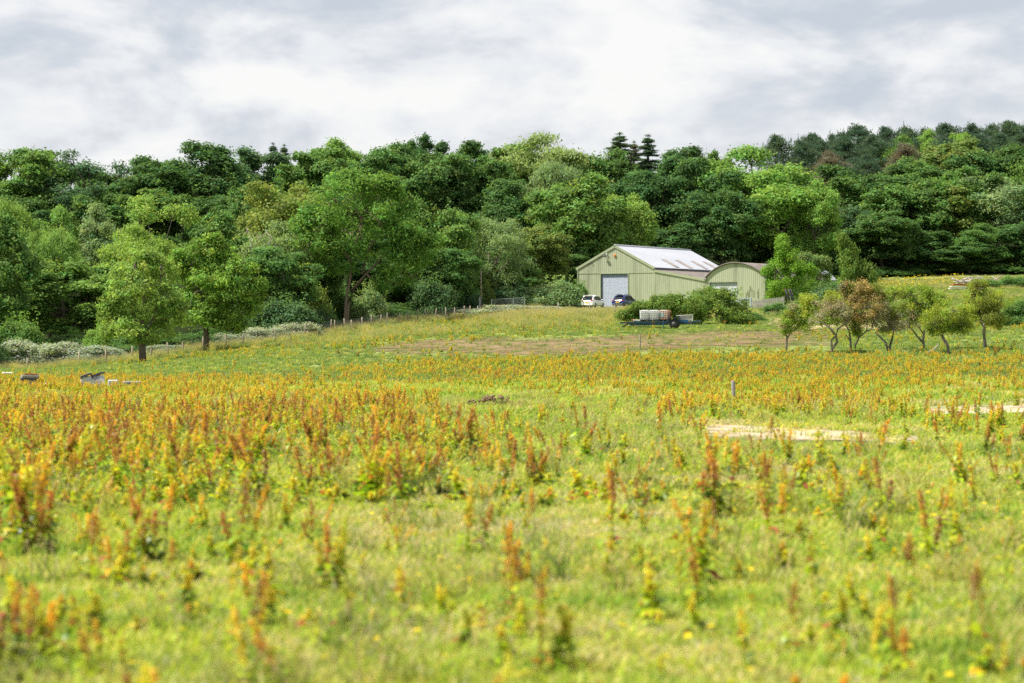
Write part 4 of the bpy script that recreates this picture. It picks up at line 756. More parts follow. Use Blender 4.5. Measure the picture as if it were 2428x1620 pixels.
post(733, 78, .82, .065, 'grey_wood', 'short weathered wooden post standing among orange docks at right'); post(640, 168, 1.05, .045, 'grey_wood', 'thin wooden stake on the edge of the bare soil')
b = at(481, 316); lp = empty('lamp_pole', b, 0, 'tall thin brown pole with small lamp head beside the mesh gate', 'lamp pole')
MB().tube([(0, 0, -.3), (.03, 0, 2.5), (.0, 0, 5.6)], [.075, .065, .05], 8).build('pole', 'post_wood', lp); MB().box((0, 0, 5.75), (.34, .3, .3), bev=.06).build('lamp_head', 'dark_grey', lp); MB().box((-.15, -.1, .7), (.2, .16, 1.6)).build('foot_post', 'galv', lp)
def gate(name, px0, px1, d0, d1, h, label, bars, mat, uprights, mesh=False):
    p0, p1 = at(px0, d0), at(px1, d1); root = empty(name, p0, math.atan2(p1[1] - p0[1], p1[0] - p0[0]), label, 'gate'); L = math.hypot(p1[0] - p0[0], p1[1] - p0[1]); s = (p1[2] - p0[2])
    mb = MB()
    for i in range(bars): z = .12 + (h - .12) * i / (bars - 1); mb.bar((0, 0, z), (L, 0, z + s), .06 if i in (0, bars - 1) else .04)
    mb.build('bars', mat, root)
    for u in uprights: MB().box((L * u, 0, h / 2 + s * u), (.09, .09, h + .1)).build('upright', mat, root)
    if mesh:
        m = MB(); n = int(L / .12)
        for i in range(1, n): x = L * i / n; m.tube([(x, .03, .15 + s * i / n), (x, .03, h + s * i / n)], .008, 3, cap=False)
        for i in range(10): z = .15 + i * h / 10; m.tube([(0, .03, z), (L, .03, z + s)], .007, 3, cap=False)
        m.build('mesh_panel', 'galv', root)
    return root
gate('mesh_gate', 491.5, 524.5, 312, 314, 1.35, 'galvanised mesh gate panel above white flowering brambles', 2, 'galv', (0, .66, 1), True)
gate('field_gate', 366, 389, 300, 304, 1.1, 'dark barred field gate in shade under the leaning ash', 5, 'dark_grey', (0, .5, 1))
pg = on_barn(27.0, -6); gate('steel_gate', 739.5, 751.5, 303, 301, 1.25, 'blue-grey steel gate in front of the arched barn', 2, 'blue_steel', (0, .55, 1), True)
fp = at(752.5, 300); fq = at(785, 298); pf = empty('paling_fence', fp, math.atan2(fq[1] - fp[1], fq[0] - fp[0]), 'grey wooden paling fence right of the steel gate', 'fence')
Lp = math.hypot(fq[0] - fp[0], fq[1] - fp[1]); mb = MB(); rs = random.Random(4)
for i in range(int(Lp / .1)): x = .05 + i * .1; h = 1.05 + .14 * x / Lp * 2 + rs.uniform(-.05, .05); mb.box((x, 0, h / 2 + (fq[2] - fp[2]) * x / Lp), (.075, .02, h), ry=rs.uniform(-.03, .03))
mb.build('palings', 'grey_wood', pf); mb = MB()
for z in (.3, .85): mb.bar((0, .05, z), (Lp, .05, z + fq[2] - fp[2]), .08)
mb.build('rail', 'grey_wood', pf)
mf = empty('loader_mast', at(793, 295), 0, 'black metal frame leaning out of the scrub right of the arched barn', 'frame')
for dx in (0, .42): MB().tube([(dx, 0, -.3), (dx - .95, .15, 2.2)], .11, 4).build('beam', 'black', mf)
MB().tube([(.75, 0, -.3), (-.28, .15, 2.25)], .03, 5).build('strut', 'dark_grey', mf); MB().box((-1.0, .15, 2.2), (.2, .16, .14)).build('top_bracket', 'rust', mf)

# ------------------------------------------------------------------ cars (local y forward)
def car(label, px, d, head, paint, rails, H=1.66, L=4.45, W=1.83, plates=True):
    x, y, z = at(px, d); r = empty('parked_car', (x, y, z), -head, label, 'car', 'cars parked in front of the barn')
    h2 = L / 2
    low = [(-h2, .42, .80, .92), (-h2 + .04, .34, .92, .98), (-h2 + .35, .28, .98, 1.0), (-.9, .25, 1.0, 1.0), (.5, .25, 1.0, 1.0), (1.15, .26, .98, 1.0), (1.75, .30, .90, .97), (h2 - .12, .36, .78, .88), (h2, .46, .66, .78)]
    mb = MB(); vs = []; fs = []; n = 10
    for yy, zb, zt, k in low:
        w = W / 2 * k
        for q, zz in ((.82, zb), (.97, zb + .08), (1.0, zb + .3), (.985, (zb + zt) / 2 + .16), (.93, zt)): vs.append((q * w, yy, zz))
        for q, zz in ((-.93, zt), (-.985, (zb + zt) / 2 + .16), (-1.0, zb + .3), (-.97, zb + .08), (-.82, zb)): vs.append((q * w, yy, zz))
    for i in range(len(low) - 1):
        for j in range(n): a, b = i * n + j, i * n + (j + 1) % n; fs.append((a, a + n, b + n, b))
    fs.append(tuple(range(n))); fs.append(tuple(range(len(vs) - 1, len(vs) - n - 1, -1))); mb.add(vs, fs, 0, True)
    # cabin: belt line to roof
    cab = [(-h2 + .10, .95, .86), (-h2 + .55, H - .06, .74), (-.7, H, .76), (.25, H - .03, .75), (1.25, .98, .85)]
    vs = []; fs = []
    for i, (yy, zt, k) in enumerate(cab):
        w = W / 2 * k; zb = .93; wb = W / 2 * .93
        yb = yy
        vs += [(wb, [-h2 + .08, -h2 + .5, -.7, .3, 1.25][i], zb), (w, yy, zt), (w * .6, yy, zt + .035 * (0 < i < 4)), (-w * .6, yy, zt + .035 * (0 < i < 4)), (-w, yy, zt), (-wb, [-h2 + .08, -h2 + .5, -.7, .3, 1.25][i], zb)]
    for i in range(4):
        for j in range(5): a = i * 6 + j; fs.append((a, a + 6, a + 7, a + 1))
    mb.add(vs, fs, 0, True); body = mb.build('body', paint, r)
    def pane(name, pts, mat='glass', off=.015, th=.0):
        c = np.mean(np.array(pts), 0); m = MB(); P = [np.array(p) for p in pts]; nn = norm(np.cross(P[1] - P[0], P[2] - P[0])); 
        if np.dot(nn, c - np.array([0, 0, .9])) < 0: nn = -nn; P = P[::-1]
        k = len(P); m.add([p + nn * off for p in P] + [p - nn * .02 for p in P], [tuple(range(k))] + [(i, k + i, k + (i + 1) % k, (i + 1) % k) for i in range(k)]); return m.build(name, mat, r)
    pane('rear_window', [(-.66, -h2 + .16, 1.02), (.66, -h2 + .16, 1.02), (.60, -h2 + .44, H - .22), (-.60, -h2 + .44, H - .22)], off=.05)
    pane('windscreen', [(-.70, 1.08, 1.06), (.70, 1.08, 1.06), (.62, .38, H - .12), (-.62, .38, H - .12)], off=.04)
    for s in (-1, 1):
        g = lambda yy, zz: (s * (W / 2 * (.93 - (.93 - .755) * (zz - .93) / (H - .93))), yy, zz)
        pane('side_window', [g(-h2 + .62, 1.12), g(-.95, 1.04), g(-.95, H - .12), g(-h2 + .75, H - .2)], off=.03)
        pane('side_window', [g(-.88, 1.03), g(.08, 1.02), g(.08, H - .12), g(-.88, H - .11)], off=.03)
        pane('side_window', [g(.16, 1.02), g(.98, 1.02), g(.34, H - .15), g(.16, H - .12)], off=.03)
        for wy in (-1.36, 1.36):
            w = MB(); w.tube([(s * (W / 2 - .22), wy, .34), (s * (W / 2 - .02), wy, .34), (s * (W / 2 + .012), wy, .34)], [.345, .345, .31], 18); wo_ = w.build('wheel', 'tyre', r)
            q = MB(); q.tube([(s * (W / 2 + .005), wy, .34), (s * (W / 2 + .02), wy, .34)], [.21, .19], 14); q.build('rim', 'rim', wo_)
            a = MB(); a.tube([(s * (W / 2 - .06), wy + .42 * math.cos(t), .34 + .42 * math.sin(t)) for t in np.linspace(-.3, math.pi + .3, 14)], .055, 5); a.build('wheel_arch', 'black' if rails else paint, r)
        t = MB(); t.box((s * .68, -h2 + .07, .93), (.34, .16, .17), bev=.05); t.build('tail_light', 'red_lamp', r)
        m = MB(); m.box((s * (W / 2 + .06), .82, 1.08), (.2, .12, .15), bev=.04); m.build('door_mirror', paint if not rails else 'black', r)
        hl = MB(); hl.box((s * .66, h2 - .14, .72), (.34, .18, .15), bev=.05); hl.build('headlight', 'off_white', r)
        if rails: MB().tube([(s * .6, -1.5, H + .02), (s * .62, -1.3, H + .1), (s * .62, .1, H + .1), (s * .6, .3, H + .0)], .03, 6).build('roof_rail', 'black', r)
        for yy in (-.92, .12): MB().box((s * (W / 2 * .998), yy - .25, .83), (.02, .18, .03)).build('door_handle', paint, r)
    if rails: MB().box((0, -h2 + .42, H + .02), (1.1, .3, .06), bev=.02).build('rear_spoiler', 'black', r)
    else: MB().box((0, -h2 + .45, H - .03), (1.2, .28, .06), bev=.02).build('rear_spoiler', paint, r)
    MB().box((0, -h2 - .0, .42), (W * .9, .18, .2), bev=.06).build('rear_bumper', paint if not rails else 'dark_grey', r)
    pl = MB(); pl.box((0, -h2 - .02, .72), (.54, .03, .13)); pl = pl.build('number_plate', 'plate', r)
    return r
car('white SUV parked with its rear towards the field by the barn door', 593.0, 321.5, R(23), 'white_paint', False)
car('dark blue SUV with black roof rails, half hidden by brambles', 625.5, 323.5, R(31), 'navy_paint', True)

# ------------------------------------------------------------------ trailer and what stands on it
tx, ty, tz = at(662, 221)
tr = empty('flatbed_trailer', (tx, ty, tz), R(-6), 'dark blue flatbed farm trailer with one big tyre showing', 'trailer')
s_ = 221 / F
def TX(px): return (px - 662) * s_
MB().box((TX(652), 0, .62), (TX(690) - TX(627), 1.9, .14), ry=-.02).build('bed', 'trailer_blue', tr)
mb = MB()
for yy in (-.85, .85): mb.box((TX(661), yy, .48), (TX(692) - TX(630), .1, .26), ry=-.02)
for q in (632, 646, 660, 684): mb.bar((TX(q), -.85, .52), (TX(q), .85, .52), .1)
mb.build('chassis', 'trailer_blue', tr)
mb = MB(); mb.bar((TX(692), .8, .62), (TX(700), 0, .68), .12); mb.bar((TX(692), -.8, .62), (TX(700), 0, .68), .12); mb.build('drawbar', 'bright_blue', tr)
mb = MB(); mb.box((TX(626.5), 0, .38), (.75, 1.8, .1), ry=-.55); mb.build('tail_ramp', 'dark_grey', tr)
for yy in (-1.12, 1.12):
    w = MB(); w.tube([(TX(674.5), yy - .14, .45), (TX(674.5), yy - .1, .45), (TX(674.5), yy + .1, .45), (TX(674.5), yy + .14, .45)], [.38, .45, .45, .38], 22); w = w.build('wheel', 'tyre', tr)
    q = MB(); q.tube([(TX(674.5), yy - .16, .45), (TX(674.5), yy + .16, .45)], [.2, .2], 14); q.build('rim', 'dark_grey', w)
    m = MB(); m.box((TX(674.5), yy, 1.0), (1.12, .42, .05)); m.box((TX(668.5), yy, .9), (.06, .42, .22)); m.box((TX(680.5), yy, .86), (.06, .42, .3)); m.build('mudguard', 'trailer_blue', tr)
MB().box((TX(664), -.99, .42), (.1, .05, .5)).build('stay', 'bright_blue', tr); MB().box((TX(683), -.98, .72), (1.05, .04, .22)).build('side_rail', 'bright_blue', tr)
def world_tr(lx, ly, lz):
    c, s = math.cos(R(-6)), math.sin(R(-6)); return (tx + lx * c - ly * s, ty + lx * s + ly * c, tz + lz)
for i, (p0, lab, stained) in enumerate([(644.0, 'white water tank in wire cage, left of three on the trailer', 0), (653.3, 'white water tank in wire cage, middle of three on the trailer', 0), (663.8, 'brown-stained caged water tank with grey label, right of three on the trailer', 1)]):
    t = empty('water_tank', world_tr(TX(p0 + 1.0), -.15, .70), R(-6) + (R(-14) if stained else 0), lab, 'tank', 'caged water tanks on the trailer'); w = .84
    b = MB(); b.box((0, 0, .58), (w, 1.0, .86), bev=.08); b.build('bottle', 'stained_tank' if stained else 'tank', t); MB().tube([(0, 0, 1.0), (0, 0, 1.06)], .11, 12).build('filler_cap', 'dark_grey', t)
    p = MB(); [p.box((xx, 0, .06), (.12, 1.0, .1)) for xx in (-.34, 0, .34)]; p.box((0, 0, .125), (w, 1.0, .03)); p.build('pallet', 'dark_grey', t)
    c = MB()
    for k in range(5):
        z = .16 + k * .2
        for a, bb in (((-w / 2 - .02, -.52), (w / 2 + .02, -.52)), ((w / 2 + .02, -.52), (w / 2 + .02, .52)), ((w / 2 + .02, .52), (-w / 2 - .02, .52)), ((-w / 2 - .02, .52), (-w / 2 - .02, -.52))): c.bar((*a, z), (*bb, z), .03)
    for k in range(5): xx = -w / 2 - .02 + k * (w + .04) / 4; c.bar((xx, -.52, .12), (xx, -.52, 1.0), .03); c.bar((xx, .52, .12), (xx, .52, 1.0), .03)
    for k in range(1, 5): yy = -.52 + k * .208; c.bar((w / 2 + .02, yy, .12), (w / 2 + .02, yy, 1.0), .03); c.bar((-w / 2 - .02, yy, .12), (-w / 2 - .02, yy, 1.0), .03)
    c.build('wire_cage', 'galv' if not stained else 'rust', t)
    if stained: MB().box((-.16, -.55, .58), (.4, .02, .38)).build('label_plate', 'label_grey', t)
t = empty('feed_box', world_tr(TX(686), -.2, .72), R(-6), 'grey stained metal box with white lid on the front of the trailer', 'box')
MB().box((0, 0, .24), (1.15, 1.2, .46), bev=.03).build('body', 'box_grey', t); MB().box((-.12, 0, .52), (1.5, 1.3, .06), ry=-.05).build('lid', 'off_white', t); MB().box((.6, 0, .25), (.06, 1.2, .48)).build('end_panel', 'off_white', t)
b = MB(); b.box((0, 0, .05), (.75, .5, .1), ry=.05, bev=.02); tagp(b.build('sheet', 'off_white', None, world_tr(TX(637.5), -.3, .72)), 'folded whitish sheet lying on the left end of the trailer', 'sheet')
b = MB(); b.box((0, 0, .08), (.4, .3, .16), bev=.05); tagp(b.build('clay_pot', 'rust', None, world_tr(TX(633.5), -.2, .70)), 'small reddish brown lump on the left end of the trailer', 'pot')

# ------------------------------------------------------------------ small things in the field
def on(px, py):
    x, y = hit(px, py); return (x, y, g1(x, y))
def hive(px, d, label, rz):
    r = empty('hive_box', on(px, d), rz, label, 'box', 'pale boxes in the docks at left'); MB().box((0, 0, .22), (.40, .45, .50), bev=.02).build('body', 'hive', r)
    m = MB(); m.box((0, 0, .52), (.43, .5, .06), ry=-.34); [m.box((x, -.24, .485 + x * .34), (.09, .08, .06), ry=-.36) for x in (-.18, 0, .18)]; m.build('lid', 'dark_grey', r); MB().box((.2, -.235, .18), (.26, .04, .34)).build('front_board', 'hive', r)
hive(86, 388.5, 'pale grey box with dark tilted lid in the docks, left of a pair', R(12)); hive(98, 388, 'pale grey box with dark tilted lid in the docks, right of a pair', R(-8))
t = empty('board_stack', on(28.5, 388.5), R(10), 'stack of weathered dark boards near the left edge among docks', 'stack')
for i, (w, z, m) in enumerate([(.75, .08, 'dark_grey'), (.7, .22, 'grey_wood'), (.72, .36, 'dark_grey'), (.68, .48, 'grey_wood')]): MB().box((.02 * i, 0, z), (w, .6, .11), rz=.04 * i, bev=.01).build('board', m, t)
MB().box((.1, 0, .57), (.5, .5, .05), ry=.04).build('top_board', 'rust', t)
for px, d, sz, m, nm, lab, c in [(44, 389, (.8, .3, .2), 'hive', 'plank', 'low pale plank lying right of the dark board stack', 'plank'), (133, 389.5, (.75, .5, .26), 'grey_wood', 'slab', 'flat grey slab lying in docks right of the pale boxes', 'slab'), (113, 389, (.38, .4, .3), 'hive', 'stone_block', 'small grey block just right of the pale boxes', 'block'), (8, 376, (.75, .5, .2), 'off_white', 'slab', 'pale slab lying on the short grass at the left edge', 'slab')]:
    tagp(MB().box((0, 0, sz[2] / 2 + .04), sz, bev=.03, rz=.2).build(nm, m, None, on(px, d)), lab, c)
def heap(name, px0, px1, d, h, mat, label, cat, seed, depth=.9):
    rng = np.random.default_rng(seed); d = on((px0 + px1) / 2, d)[1] if d > 390 else d; p0, p1 = at(px0, d), at(px1, d); L = p1[0] - p0[0]; mb = MB(); n = int(max(60, L * 45))
    for i in range(n):
        u = rng.random(); v = rng.normal() * .33; e = max(0, 1 - (2 * abs(u - .45)) ** 2.5) ; z = h * e * max(0, 1 - (v * 1.3) ** 2) * rng.uniform(.25, 1); r = rng.uniform(.05, .14) * (1 + h * .5) * max(.6, min(2.5, L / 4))
        c = np.array((u * L, v * depth, z)); q = norm(rng.normal(size=(6, 3))) * r * rng.uniform(.6, 1.2, (6, 1)); base = np.array([(1, 0, 0), (-1, 0, 0), (0, 1, 0), (0, -1, 0), (0, 0, 1), (0, 0, -1)]) * r * rng.uniform(.7, 1.2, (6, 1)) + q * .25 + c
        mb.add(base, [(0, 2, 4), (2, 1, 4), (1, 3, 4), (3, 0, 4), (2, 0, 5), (1, 2, 5), (3, 1, 5), (0, 3, 5)])
    return tagp(mb.build(name, mat, None, p0), label, cat)
heap('soil_heap', 463, 530, 407.5, .36, 'clod', 'low dark brown heap of soil clods on the pale grass', 'soil heap', 1)
heap('sand_heap', 770, 800, 272, .9, 'sand_heap', 'sandy brown earth pile beside the track by the barns', 'earth pile', 2, 2.0)
heap('hay_heap', 866, 897, 300, 1.6, 'sand_heap', 'tan pile of old straw behind the rust coloured fruit trees', 'straw pile', 3, 2.5)
rng = random.Random(12); LG = 'cut branches in the brushwood pile'
for i in range(34):
    px = rng.uniform(957, 1000); d = 366 + rng.uniform(-1.5, 1.5); x, y, z = at(px, d); L = rng.uniform(1.4, 3.4); a = rng.uniform(-.25, .25) if rng.random() < .65 else rng.uniform(.3, .65); s = rng.choice((-1, 1)); h = rng.uniform(.15, 1.0)
    dx, dz = L / 2 * math.cos(a) * s, L / 2 * math.sin(a); dy = rng.uniform(-.6, .6)
    lo = -dz if dz > 0 else dz; zc = max(h, abs(dz) * .8)
    tagp(MB().tube([(-dx, -dy, zc - dz), (rng.uniform(-.1, .1), 0, zc + rng.uniform(-.05, .12)), (dx, dy, zc + dz)], [rng.uniform(.1, .17), .11, rng.uniform(.05, .09)], 6).build('cut_branch', 'log', None, (x, y, z)), 'weathered grey cut branch in the brushwood pile at the wood edge', 'branch', LG)
for px, d, sz, dz, m, lab in [(957, 345, (2.3, 1.2, .12), .16, 'off_white', 'lower white board lying on the meadow below the brushwood pile'), (958, 345, (2.2, 1.1, .12), .42, 'white_paint', 'upper white board in the small stack on the far meadow'), (962, 345.3, (2.9, 1.2, .2), .68, 'rust', 'rust-red sheet lying across the white boards on the far meadow')]:
    tagp(MB().box((0, 0, dz), sz, rz=.1, ry=.03).build('board', m, None, at(px, d)), lab, 'board', 'boards stacked on the far meadow')

# ------------------------------------------------------------------ meadow plants
def strip_leaf(base, dirv, L, W, arch_, rng):
    """a bent lance leaf of three quads"""
    d = norm(np.array(dirv, float)); side = norm(np.cross(d, [0, 0, 1.0]) + 1e-6); P = []
    for t, w in ((0, .25), (.35, 1), (.72, .8), (1, .06)):
        c = np.array(base) + d * L * t + np.array([0, 0, -arch_ * L * t * t]); P.append((c - side * W * w / 2, c + side * W * w / 2))
    return [np.array([P[i][0], P[i][1], P[i + 1][1], P[i + 1][0]]) for i in range(3)]
GRN = np.array([(.36, .48, .015), (.46, .54, .015), (.27, .42, .02), (.44, .52, .02), (.12, .25, .02)]); ODD = np.array([(.66, .38, .03), (.60, .20, .05), (.68, .55, .05), (.52, .12, .06)])
def dock(seed, stems, h, red, leafy=1.0, dark=False, spread_=.13, odd=.1):
    """stems, leaves: one mesh; one mesh per seed spike"""
    rng = np.random.default_rng(seed); LV, LC, HS = [], [], []
    pal = np.array([(.50, .23, .07), (.68, .43, .06), (.70, .57, .06), (.60, .62, .06), (.36, .16, .07)]); pr_ = np.array([.45, .32, .12, .08, .45] if red > .65 else [.15, .5, .6, .7 * (1 - red) + .2, .06]); pr_ /= pr_.sum()
    for s in range(stems):
        HV, HC = [], []
        a = rng.uniform(0, 6.28); b = np.array([math.cos(a), math.sin(a), 0]) * rng.uniform(0, spread_); hh = h * rng.uniform(.6, 1.05); ln = rng.normal(size=2) * .12 * hh
        def sp(t): return b + np.array([ln[0] * t * t + .3 * b[0] * t, ln[1] * t * t + .3 * b[1] * t, hh * t])
        sc = pal[rng.choice(5, p=pr_)] * .7
        for i in range(5):
            p, q = sp(i / 5), sp((i + 1) / 5); w = .006 * (1 - .12 * i)
            for o in ((w, 0, 0), (0, w, 0)): o = np.array(o); LV.append(np.array([p - o, p + o, q + o * .9, q - o * .9])); LC.append(sc * .8 + np.array([.06, .10, 0]))
        base = pal[rng.choice(5, p=pr_)]; t0 = rng.uniform(.45, .62); nb = 15
        HV.append(np.array([sp(t0) + [-.004, 0, 0], sp(t0) + [.004, 0, 0], sp(1.0) + [.002, 0, 0], sp(1.0) - [.002, 0, 0]])); HC.append(base)
        for i in range(nb):
            t = t0 + (1 - t0) * i / nb; p = sp(t); a = i * 2.4 + rng.uniform(-.4, .4); ll = .10 * (1 - .75 * i / nb) * rng.uniform(.5, 1.25) * (h / .8)
            d = norm(np.array([math.cos(a) * .75, math.sin(a) * .75, rng.uniform(.7, 1.3)])); k = 6
            c = p + d * ll * np.linspace(.1, 1, k)[:, None] + rng.normal(size=(k, 3)) * .010
            c = np.concatenate([c, p + rng.normal(size=(2, 3)) * .013]); k = len(c)
            V = diamonds(c, norm(rng.normal(size=(k, 3))), rng.uniform(.024, .046, k), rng.uniform(.014, .025, k), rng, np.tile(d, (k, 1)))
            for v in V: HV.append(v); HC.append(base * rng.normal(1, .2) if rng.random() < .7 else pal[rng.choice(5, p=pr_)])
        HS.append(quads('seed_head', np.array(HV), np.array(HC), 'herb_leaf'))
        for i in range(int(16 * leafy)):
            t = rng.uniform(.05, .72); a = rng.uniform(0, 6.28); c = (ODD[rng.integers(4)] if rng.random() < odd else GRN[rng.integers(5)]) * rng.normal(1, .15)
            if dark: c = c * .5
            for q in strip_leaf(sp(t), (math.cos(a), math.sin(a), rng.uniform(.2, 1.1)), rng.uniform(.11, .23) * (1.15 - .6 * t), rng.uniform(.05, .085) * (1.1 - .5 * t), rng.uniform(.3, .9), rng): LV.append(q); LC.append(c)
    for i in range(int(9 * leafy + 2)):
        a = rng.uniform(0, 6.28); c = (ODD[rng.integers(4)] if rng.random() < odd * 1.6 else GRN[rng.integers(5)]) * rng.normal(1, .15)
        if dark: c = c * .5
        b = np.array([math.cos(a), math.sin(a), 0]) * .04
        for q in strip_leaf(b + [0, 0, .01], (math.cos(a), math.sin(a), rng.uniform(.35, 1.4)), rng.uniform(.16, .32), rng.uniform(.07, .115), rng.uniform(.4, 1.0), rng): LV.append(q); LC.append(c)
    return quads('dock_plant', np.array(LV), np.array(LC), 'herb_leaf'), HS
DOCKS = [dock(1, 3, .75, .75), dock(2, 4, .7, .5), dock(3, 2, .85, .9, .8), dock(4, 5, .62, .3, 1.2), dock(5, 3, .8, .6, 1.0, False, .2), dock(6, 1, .7, .8, .7), dock(7, 6, .78, .8, 1.2, True, .16), dock(8, 2, .5, .15, 1.6, False, .1, .05),
         dock(9, 1, .22, .1, 2.2, False, .05, .12), dock(10, 1, .18, .3, 2.6, False, .05, .35), dock(11, 2, .3, .1, 2.4, True, .08, .03)]
COLS = [0, 128, 256, 384, 512, 640, 768, 896, 1024]
DT = [(300, [0, 0, 0, 0, .3, 0, 0, .1, .1]), (315, [0, 0, 0, 1.2, 2, .5, 0, .2, .4]), (325, [0, 0, .5, 1.7, 1.3, .3, .05, .6, .9]), (335, [0, 0, .9, 1.5, .5, .15, .1, 1.2, 1.4]), (345, [0, .4, 1.3, .8, .06, .05, .12, .5, .8]), (352, [.2, .5, 1.1, .6, .08, .1, .9, .3, .9]),
      (358, [.5, .6, .8, .7, .8, 2.2, 2.6, 2, 2.5]), (364, [.6, .6, .5, .8, 2.5, 3, 3, 3, 3]), (370, [.12, .2, .3, 2, 3, 3, 3, 3, 3]), (378, [.3, .3, .25, 1, 3, 3, 3, 3, 3]), (386, [3, 3, 2.5, .8, 2, 3, 3, 2.5, 2.5]), (395, [4, 4, 4, 2.0, .6, 3.2, 3.2, 1.8, .9]),
      (405, [4, 4, 4, 3.2, .15, 1.4, 3.2, 2, .2]), (415, [4.5, 4.5, 4.5, 2.4, .1, .35, 3.2, 3, .9]), (425, [5, 5, 5, 3, .2, .12, .5, 2, 1.5]), (440, [5.5, 5.5, 5.5, 3.5, 1.2, .3, .15, .2, .3]), (460, [6, 6, 6, 4, 1.3, .4, .3, .25, .2]), (500, [5, 6, 6, 4.5, 1.8, 1.1, .9, .7, .5]),
      (540, [3.5, 4, 4, 3, 1.3, .8, .8, .6, .6]), (580, [1.4, 1.3, 1.2, 1.4, 1, .7, .8, .8, 1]), (630, [.7, .7, .7, .7, .9, .7, .7, 1, 1.2]), (683, [.7, .6, .6, .7, .9, .7, .7, 1, 1.1])]
DR = np.array([r for r, _ in DT], float); DV = np.array([v for _, v in DT], float)
def bil(px, py, rows=DR, val=DV):
    i = np.clip(np.searchsorted(rows, py) - 1, 0, len(rows) - 2); f = np.clip((py - rows[i]) / (rows[i + 1] - rows[i]), 0, 1)
    u = np.clip(px / 128.0, 0, 7.999); j = u.astype(int); g = u - j
    a = val[i, j] * (1 - g) + val[i, j + 1] * g; b = val[i + 1, j] * (1 - g) + val[i + 1, j + 1] * g; return a * (1 - f) + b * f
def vnoise(x, y, s, seed):
    """smooth value noise, 0..1"""
    r = np.random.default_rng(seed).random((64, 64)); u, v = x / s, y / s; i, j = np.floor(u).astype(int), np.floor(v).astype(int); f, g = u - i, v - j; f = f * f * (3 - 2 * f); g = g * g * (3 - 2 * g)
    q = lambda a, b: r[a % 64, b % 64]; return (q(i, j) * (1 - f) + q(i + 1, j) * f) * (1 - g) + (q(i, j + 1) * (1 - f) + q(i + 1, j + 1) * f) * g
def wedge(n, d0, d1, rng, mg=90):
    d = np.sqrt(rng.uniform(d0 * d0, d1 * d1, n)); px = rng.uniform(-mg, 1024 + mg, n); x = (px - 512) / F * d; return x, d, px
def area(d0, d1, mg=90): return .5 * (d1 * d1 - d0 * d0) * (1024 + 2 * mg) / F
rng = np.random.default_rng(77); PX, PYd, IDX, SC = [], [], [], []
MG = lambda d: 800 if d <= 32 else 420 if d <= 75 else 230 if d <= 150 else 130
for d0, d1, mx, s in ((9, 30, 8, 1), (30, 70, 8, .9), (70, 150, 7, .66), (150, 345, 4, .85)):
    n = int(area(d0, d1, MG(d1)) * mx * {30: 1, 70: 1, 150: 1.35, 345: .6}[d1]); x, y, px = wedge(n, d0, d1, rng, MG(d1)); z = gz(x, y); _, py = proj(x, y, z)
    dn = bil(px, py) * np.where(y > 160, 2.2 * vnoise(x, y, 6, 1) ** 2 * (.3 + 1.4 * vnoise(x, y, 22, 2)), np.where(y > 75, .3 + 1.4 * vnoise(x, y, 3.5, 1) * (.4 + 1.2 * vnoise(x, y, 12, 2)), .1 + 3.4 * vnoise(x, y, 1.5, 1) ** 2.2 * (.35 + 1.3 * vnoise(x, y, 7, 2)))); dn = np.where((y < 70) & (py > 425), dn * 1.25 + np.where((px > 390) & (px < 960) & (py < 452), .15, np.where(y < 30, 1.1, .6)), dn)
    dn = np.where(woodmask(x, y) > .2, 0, dn); dn = np.where((px > 440) & (px < 545) & (py > 398) & (py < 422), 0, dn)
    flx = np.interp(px, [-90, 27, 132, 203, 243, 333, 400, 470, 480], [232, 232, 227, 234, 243, 268, 286, 303, 303]); dn = np.where((px < 480) & (y > flx - 9), dn * .15, dn)
    sandy = ((px > 700) & (px < 930) & (py > 425) & (py < 451)) | ((px > 925) & (py > 404) & (py < 420)); dn = np.where(sandy, dn * .08, dn)
    dn = np.where((y > 296) & (px > 560) & (px < 800), 0, dn)
    dn = dn * (1.5 if d0 == 70 else 1); k = rng.random(n) < dn / mx; PX.append(x[k]); PYd.append(y[k]); m = int(k.sum())
    pat = vnoise(x[k], y[k], 5, 3) ; near = y[k] < 70
    w = np.where(rng.random(m) < np.where(y[k] < 30, .74, np.where(y[k] < 48, .66, np.where(near, .52, .60))), rng.choice([8, 8, 7, 7, 9, 10], m), np.where(rng.random(m) < np.where(y[k] < 60, .72, .24), rng.choice([0, 0, 2, 5, 5, 6], m), rng.choice([1, 1, 3, 4, 4, 7], m))); w = np.where((w == 6) & (rng.random(m) < .6), 4, w)
    IDX.append(w); SC.append(s * np.where(y[k] < 75, (rng.uniform(.5, 1.2, m) * (.6 + .75 * vnoise(x[k], y[k], 3, 5))).clip(.35, np.where(y[k] < 25, .85, 1.15)), rng.uniform(.6, 1.12, m)))
PX, PYd, IDX, SC = map(np.concatenate, (PX, PYd, IDX, SC))
